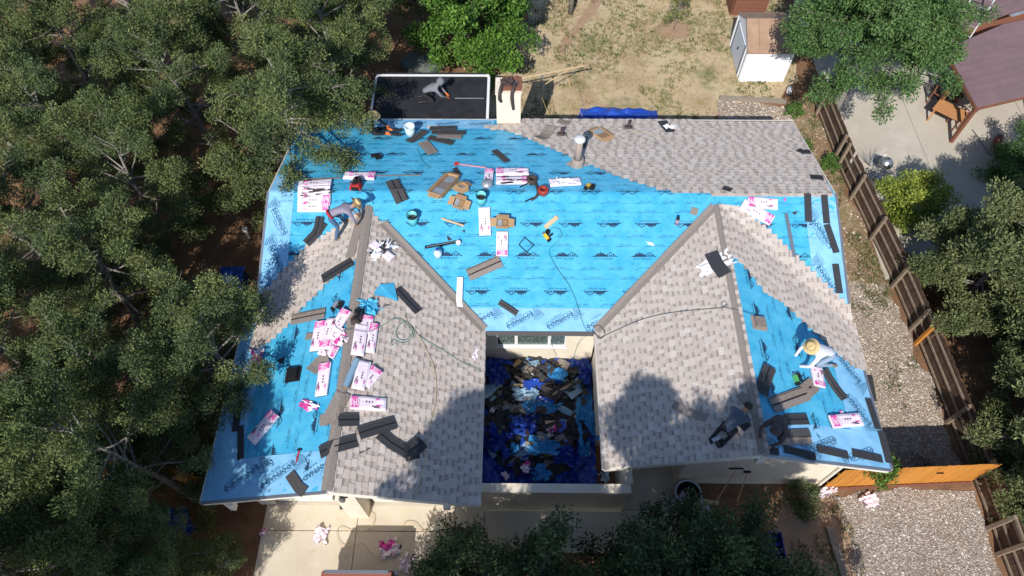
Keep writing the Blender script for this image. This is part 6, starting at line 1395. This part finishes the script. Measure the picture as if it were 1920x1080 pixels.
for i, (x, y, sx, m, l) in enumerate([(1087, 768, .30, ['wrap_pink', 'wrap'], 'bright pink wrapper on the long blue courtyard piece'), (1084, 783, .25, ['wrap'], 'pale wrapper below the bright pink one in the courtyard'), (993, 770, .35, ['wrap'], 'pale wrapper left of the large folded blue piece'), (1008, 748, .3, ['wrap'], 'pale wrapper above the large folded blue piece'), (924, 770, .2, ['wrap'], 'pale wrapper at the left edge of the courtyard heap'), (1036, 807, .3, ['wrap', 'wrap_pink'], 'knotted pink wrapper in the front of the courtyard heap'), (985, 877, .35, ['wrap', 'wrap_pink'], 'pink wrapper on the tarp behind the low wall'), (948, 893, .25, ['wrap'], 'pale wrapper at the front left of the tarp'), (908, 727, .18, ['wrap'], 'tiny wrapper scrap by the left courtyard wall'), (998, 703, .1, ['paper_white'], 'white scrap under the courtyard window')]):
    crumple('wrapper_scrap', cpt(x, y, .72), sx, sx * .75, .10, m, l, 'wrapper', 'wrappers on the courtyard heap', rnd(0, 3), 80 + i)
for i, (x, y, sx, sy, l) in enumerate([(930, 700, .7, .9, 'navy tarp fold at the upper left of the courtyard heap'), (985, 800, .9, .6, 'navy tarp fold across the middle of the courtyard heap'), (1105, 710, .6, .9, 'navy tarp fold at the upper right of the courtyard heap'), (1065, 860, .9, .6, 'navy tarp fold at the right front of the courtyard heap'), (935, 830, .8, .7, 'navy tarp fold at the left front of the courtyard heap')]):
    crumple('tarp_fold', cpt(x, y, .74), sx, sy, .28, ['tarp_navy'], l, 'tarp', GCY, rnd(-.5, .5), 120 + i, 20, 16, base=.05)
for a, b_, m, l in [((962, 722), (1000, 724), 'wood_pale', 'pale plank on the upper left of the courtyard heap'), ((1035, 740), (1070, 722), 'wood_grey', 'grey lath on the upper right of the courtyard heap'), ((1022, 792), (1040, 792), 'wood_pale', 'short pale plank in the middle front of the heap'), ((985, 830), (1005, 833), 'wood_grey', 'short grey plank at the front of the heap'), ((965, 705), (985, 718), 'asphalt_taupe', 'tan board on the upper left of the courtyard heap')]:
    e = MB(); e.bar(cpt(*a, .78), cpt(*b_, .76), .09, .04); solo('scrap_plank', e, m, l, 'plank', 'planks on the courtyard heap')
e = MB(); p = cpt(970, 682, .75); e.obox(p, (.8, -.5, 0), (.5, .8, 0), (0, .2, 1), .16, .3, .02); solo('cardboard_piece', e, 'cardboard', 'tan cardboard piece on the tarp under the courtyard window', 'cardboard')
e = MB(); p = cpt(970, 790, .75); e.obox(p, (1, -.1, 0), (.1, 1, 0), (0, 0, 1), .32, .24, .03); solo('cardboard_piece', e, 'wood_pale', 'pale square board in the middle of the courtyard heap', 'cardboard')
crumple('debris_sack', at(1135, 895, .9), .35, .42, .3, ['clear_plastic', 'black_plastic'], 'striped grey sack at the right end of the low wall', 'sack', None, .4, 91)
for k, q in enumerate([[(1078, 700, .9), (1070, 720, .85), (1062, 745, .8), (1048, 752, .8)], [(925, 755, .7), (932, 735, .75), (938, 715, .8)], [(960, 812, .8), (975, 802, .85), (995, 795, .85)]]):
    hose('cord', q, .01, 'rope_yellow' if k else 'hose_green', ('green cord on the upper right of the courtyard heap', 'thin pale cord at the left edge of the courtyard heap', 'thin pale cord across the front of the courtyard heap')[k], 'cord')
for q, l in (([(1030, 625), (1034, 645, 1.8), (1044, 668, .9)], 'green cord hanging past the courtyard window'), ([(1106, 628), (1085, 645, 2.2), (1076, 668, 1.6), (1070, 690, .9)], 'green hose hanging into the courtyard from the right valley'), ([(1003, 920, 2.0), (1022, 932, 1.3), (1020, 958, .03)], 'thin green cord hanging over the low wall')):
    hose('hanging_cord', q, .011, 'hose_green', l, 'cord')

# ------------------------------------------------------------------ people
def person(name, O, ang, J, mats, label, hat=None, contact=(), headm='skin', sc=1.0):
    """J: joints in a frame that faces +x; mats: names for shirt, trousers, skin, shoes, gloves"""
    ca, sa = math.cos(ang), math.sin(ang)
    def Wd(p): return Vector((O.x + (p[0] * ca - p[1] * sa) * sc, O.y + (p[0] * sa + p[1] * ca) * sc, O.z + p[2] * sc))
    g0 = O.z
    K = {k: Wd(v) for k, v in J.items()}
    for k in contact:
        p = K[k]; h = roof(p.x, p.y)
        if h is not None and O.z > 3.0 and abs(h - O.z) < 1.2 and not O.get('flat', False) if isinstance(O, dict) else (h is not None and abs(h - O.z) < 1.2): p.z = h + .055 + (J[k][2] - .06)
    R = dict(pel=.135, spine=.130, chest=.150, neck=.058, hb=.080, hm=.098, ht=.070, shL=.068, shR=.068, elL=.048, elR=.048, wrL=.034, wrR=.034, haL=.036, haR=.036, hiL=.088, hiR=.088, knL=.064, knR=.064, anL=.046, anR=.046, toL=.040, toR=.040, nose=.020)
    d_ = (K['chest'] - K['pel']).normalized(); hd = (K['head'] - K['neck']).normalized(); fwd = Vector((ca, sa, -.35)).normalized()
    K['hb'] = K['neck'].lerp(K['head'], .45); K['hm'] = K['head']; K['ht'] = K['head'] + hd * .09
    fd = (fwd - hd * fwd.dot(hd)).normalized(); K['nose'] = K['hm'] + fd * .10
    side = Vector((-sa, ca, 0))
    for s_, q in (('L', 1), ('R', -1)):
        K['hi' + s_] = K['pel'] + side * (.095 * q) - d_ * .03
        if 'wr' + s_ not in K: K['wr' + s_] = K['el' + s_].lerp(K['ha' + s_], .78)
    E = [('pel', 'spine'), ('spine', 'chest'), ('chest', 'neck'), ('neck', 'hb'), ('hb', 'hm'), ('hm', 'ht'), ('hm', 'nose')]
    for s_ in 'LR': E += [('chest', 'sh' + s_), ('sh' + s_, 'el' + s_), ('el' + s_, 'wr' + s_), ('wr' + s_, 'ha' + s_), ('pel', 'hi' + s_), ('hi' + s_, 'kn' + s_), ('kn' + s_, 'an' + s_), ('an' + s_, 'to' + s_)]
    for s_, q in (('L', 1), ('R', -1)):      # four fingers and a thumb, unequal and bent
        hv = (K['ha' + s_] - K['wr' + s_]).normalized(); sv = hv.cross(Vector((0, 0, 1))).normalized()
        for f, (off, ln) in enumerate(((-.030, .065), (-.010, .080), (.010, .074), (.030, .055))):
            a = 'f%s%d' % (s_, f); b2 = a + 'b'; c2 = a + 'c'
            K[a] = K['ha' + s_] + sv * off + hv * .030; K[b2] = K[a] + hv * ln * .6 - Vector((0, 0, .012)); K[c2] = K[b2] + hv * ln * .35 - Vector((0, 0, .028)); R[a] = .012; R[b2] = .0105; R[c2] = .008; E += [('ha' + s_, a), (a, b2), (b2, c2)]
        a = 't' + s_; K[a] = K['ha' + s_] - sv * (.042 * q) + hv * .0; K[a + 'b'] = K[a] - sv * (.018 * q) + hv * .035 - Vector((0, 0, .01)); R[a] = .013; R[a + 'b'] = .010; E += [('ha' + s_, a), (a, a + 'b')]
    names = list(K); idx = {k: i for i, k in enumerate(names)}; idx_used = [k for k in names if any(k in e_ for e_ in E)]; idx = {k: i for i, k in enumerate(idx_used)}
    me = bpy.data.meshes.new('body'); me.from_pydata([tuple(K[k] - O) for k in idx_used], [(idx[a], idx[b]) for a, b in E], []); ob = bpy.data.objects.new('body_tmp', me); COL.objects.link(ob)
    md = ob.modifiers.new('s', 'SKIN'); md.use_smooth_shade = True; md.branch_smoothing = .6
    sk = me.skin_vertices[0].data if me.skin_vertices else None
    if sk is None: me.skin_vertices  # created with the modifier
    for k in idx_used: s_ = me.skin_vertices[0].data[idx[k]]; r = R[k] * sc; s_.radius = (r, r); s_.use_root = (k == 'pel'); 
    sub = ob.modifiers.new('u', 'SUBSURF'); sub.levels = 1; sub.render_levels = 1
    dg = bpy.context.evaluated_depsgraph_get(); dg.update(); nm = bpy.data.meshes.new_from_object(ob.evaluated_get(dg)); bpy.data.objects.remove(ob); bpy.data.meshes.remove(me)
    nm.materials.clear()
    for m_ in mats: nm.materials.append(MATS[m_])
    zone_ = {}
    for a, b2 in E:
        k = b2
        if k in ('spine', 'chest', 'shL', 'shR', 'elL', 'elR'): z = 0
        elif k in ('hiL', 'hiR', 'knL', 'knR', 'anL', 'anR'): z = 1
        elif k in ('toL', 'toR'): z = 3
        elif k in ('wrL', 'wrR'): z = 0 if len(mats) > 5 else 2
        elif k[0] in 'ft' and k not in ('toL', 'toR') or k in ('haL', 'haR'): z = 4
        elif k == 'neck': z = 0
        else: z = 2
        zone_[(a, b2)] = z
    segs = [(K[a] - O, K[b2] - O, z) for (a, b2), z in zone_.items()]
    mi = []
    for p in nm.polygons:
        c = p.center; best = 9; bz = 0
        for a, b2, z in segs:
            ab = b2 - a; t = max(0, min(1, (c - a).dot(ab) / max(1e-9, ab.length_squared))); dd = (c - a - ab * t).length
            if dd < best: best = dd; bz = z
        mi.append(bz)
    nm.polygons.foreach_set('material_index', mi); nm.polygons.foreach_set('use_smooth', [True] * len(nm.polygons)); nm.update()
    t = thing('person', label, 'person', tuple(O)); bo = bpy.data.objects.new('body', nm); COL.objects.link(bo); bo.parent = t
    for q in (-1, 1): e = MB(); e.lathe([(0, -.012), (.012, 0), (0, .012)], 6, tuple(K['hm'] + fd * .085 + side * .034 * q + hd * .02)); part('eye', e, 'black_plastic', t)
    for q in (-1, 1): e = MB(); e.lathe([(0, -.03), (.018, 0), (0, .03)], 6, tuple(K['hm'] + side * .098 * q * sc)); part('ear', e, 'skin', t)
    e = MB(); e.obox(K['hm'] + fd * .085 - hd * .045, side, fd, hd, .045, .012, .008); part('mouth', e, 'red_cloth', t)
    hq = hd.to_track_quat('Z', 'Y').to_matrix().to_4x4(); hm_ = Matrix.Translation(K['hm'] + hd * .035) @ hq
    def headpart(prof, nm_, m_, sx=1.0, n=20, warp=0):
        b = MB(); b.lathe(prof, n); vv = []
        for x, y, z in b.v:
            r_ = math.hypot(x, y); z2 = z + (warp * (abs(y) / .2) ** 2 if r_ > .11 else 0); vv.append(tuple(hm_ @ Vector((x * sx, y, z2))))
        b.v = vv; return part(nm_, b, m_, t, True)
    if hat == 'straw':
        h_ = headpart([(.205, -.005), (.20, .0), (.115, .012), (.108, .10), (.085, .135), (.03, .118), (0, .112)], 'straw_hat', 'straw', 1.08, 22, .045)
        headpart([(.117, .013), (.119, .014), (.117, .04), (.114, .04)], 'hat_band', 'brown_cloth', 1.08, 22)
        headpart([(.204, -.008), (.112, .008)], 'hat_underside', 'straw', 1.08, 22, .045)
    elif hat == 'hood': headpart([(.125, -.10), (.132, -.03), (.122, .04), (.08, .09), (0, .105)], 'hood', mats[0], 1.08)
    elif hat == 'cap':
        headpart([(.112, -.02), (.112, .03), (.08, .085), (0, .10)], 'cap', 'black_plastic', 1.05)
        e = MB(); e.obox(K['hm'] + fd * .15 + hd * .04, side, fd, hd, .15, .10, .012); part('visor', e, 'black_plastic', t)
    return t, K, O
kneel = dict(pel=(-.20, 0, .40), spine=(.0, 0, .52), chest=(.24, 0, .60), neck=(.36, 0, .68), head=(.45, 0, .80), shL=(.27, .19, .58), shR=(.27, -.19, .58), elL=(.42, .27, .32), elR=(.44, -.24, .34), haL=(.62, .12, .10), haR=(.64, -.06, .12), knL=(.14, .15, .07), knR=(.16, -.16, .07), anL=(-.30, .14, .07), anR=(-.28, -.15, .07), toL=(-.46, .14, .05), toR=(-.44, -.16, .05))
bend = dict(pel=(-.22, 0, .84), spine=(-.02, 0, .93), chest=(.26, 0, .90), neck=(.41, 0, .87), head=(.51, 0, .93), shL=(.29, .19, .86), shR=(.29, -.19, .86), elL=(.36, .25, .56), elR=(.34, -.25, .58), haL=(.50, .14, .32), haR=(.36, -.17, .34), knL=(.06, .16, .48), knR=(-.12, -.16, .46), anL=(.10, .20, .07), anR=(-.30, -.18, .07), toL=(.26, .22, .05), toR=(-.14, -.19, .05))
squat = dict(pel=(-.18, 0, .30), spine=(-.05, 0, .46), chest=(.14, 0, .60), neck=(.28, 0, .68), head=(.38, 0, .74), shL=(.17, .19, .60), shR=(.17, -.19, .60), elL=(.38, .26, .38), elR=(.38, -.26, .38), haL=(.55, .12, .14), haR=(.56, -.10, .14), knL=(.28, .20, .42), knR=(.26, -.20, .42), anL=(.02, .18, .07), anR=(.0, -.18, .07), toL=(.18, .20, .05), toR=(.16, -.20, .05))
sit = dict(pel=(-.05, 0, .16), spine=(-.08, 0, .34), chest=(-.02, 0, .56), neck=(.05, 0, .70), head=(.10, 0, .82), shL=(-.0, .19, .58), shR=(.0, -.19, .58), elL=(.20, .27, .38), elR=(.22, -.26, .36), haL=(.44, .16, .22), haR=(.46, -.14, .22), knL=(.40, .14, .16), knR=(.46, -.12, .20), anL=(.82, .15, .08), anR=(.88, -.10, .08), toL=(.90, .16, .18), toR=(.96, -.10, .18))
CT = ('knL', 'knR', 'anL', 'anR', 'toL', 'toR')
mat('shirt_grey', (.20, .21, .23), (.16, .17, .19), rough=.9, scale=8, bump=.9, bscale=11); mat('jeans', (.085, .15, .26), (.065, .12, .21), rough=.9, scale=12, bump=.3, bscale=16); mat('jeans_light', (.26, .34, .44), (.20, .28, .38), rough=.9, scale=10, bump=.3, bscale=16); mat('shirt_white', (.68, .69, .73), (.60, .61, .66), rough=.9, scale=7, bump=.4, bscale=12); mat('shirt_lilac', (.30, .27, .34), (.25, .225, .29), rough=.9, scale=8, bump=.9, bscale=11); mat('black_cloth', (.018, .018, .022), (.028, .028, .032), rough=.9, scale=8, bump=.3, bscale=14); mat('shirt_navy', (.075, .10, .15), (.06, .085, .12), rough=.9, scale=8, bump=.9, bscale=11); mat('boot_tan', (.22, .15, .09), rough=.85); mat('hood_brown', (.085, .07, .075), (.06, .05, .055), rough=.95, scale=8, bump=.9, bscale=11)
O1 = at(806, 187, FZ + .02)
def flatten(J): return J
_roof = roof
person('person', O1, .1, kneel, ['shirt_grey', 'black_cloth', 'skin', 'black_plastic', 'orange_glove', 'x' if False else 'shirt_grey'], 'man in a grey hood and orange gloves kneeling on the black flat roof', 'hood')
person('person', hit(703, 252), -.05, sit, ['black_cloth', 'black_cloth', 'skin', 'black_plastic', 'orange_glove', 'black_cloth'], 'man in black and a straw hat sitting in tree shade at the roof edge', 'straw', ('anL', 'anR'))
person('person', hit(645, 434), .45, bend, ['shirt_lilac', 'jeans', 'skin', 'boot_tan', 'skin', 'shirt_lilac'], 'man in a straw hat and blue jeans bending over beside the left ridge', 'straw', ('anL', 'anR', 'toL', 'toR'), sc=1.05)
t3 = bpy.data.objects['person.002']
person('person', hit(1534, 676), math.pi + .12, kneel, ['shirt_white', 'jeans_light', 'skin', 'boot_tan', 'skin', 'shirt_white'], 'man in a white shirt and straw hat kneeling on the right wing blue sheet', 'straw', CT, sc=1.12)
person('person', hit(1362, 808), .75, kneel, ['shirt_navy', 'black_cloth', 'skin', 'black_plastic', 'skin', 'shirt_navy'], 'man in a blue-grey shirt and black cap crouching on the shaded right wing', 'cap', CT)
person('person', hit(1452, 805), -2.3, squat, ['hood_brown', 'brown_cloth', 'skin', 'black_plastic', 'skin', 'hood_brown'], 'man in a dark hooded top crouching on the right ridge', 'hood', CT, sc=1.05)
# red belt on the bending man, print on the crouching man's back
e = MB(); c = t3.location; ca, sa = math.cos(.45), math.sin(.45); J = bend
pc = Vector((c.x + (-.20 * ca) * 1.05, c.y + (-.20 * sa) * 1.05, c.z + .875 * 1.05)); e.lathe([(.140, -.03), (.150, -.03), (.150, .03), (.140, .03)], 16); dv = Vector((ca * .85, sa * .85, .38)).normalized(); q = dv.to_track_quat('Z', 'Y').to_matrix().to_4x4(); e.v = [tuple(Matrix.Translation(pc) @ q @ Vector(v)) for v in e.v]; part('belt', e, 'red_cloth', t3, True)
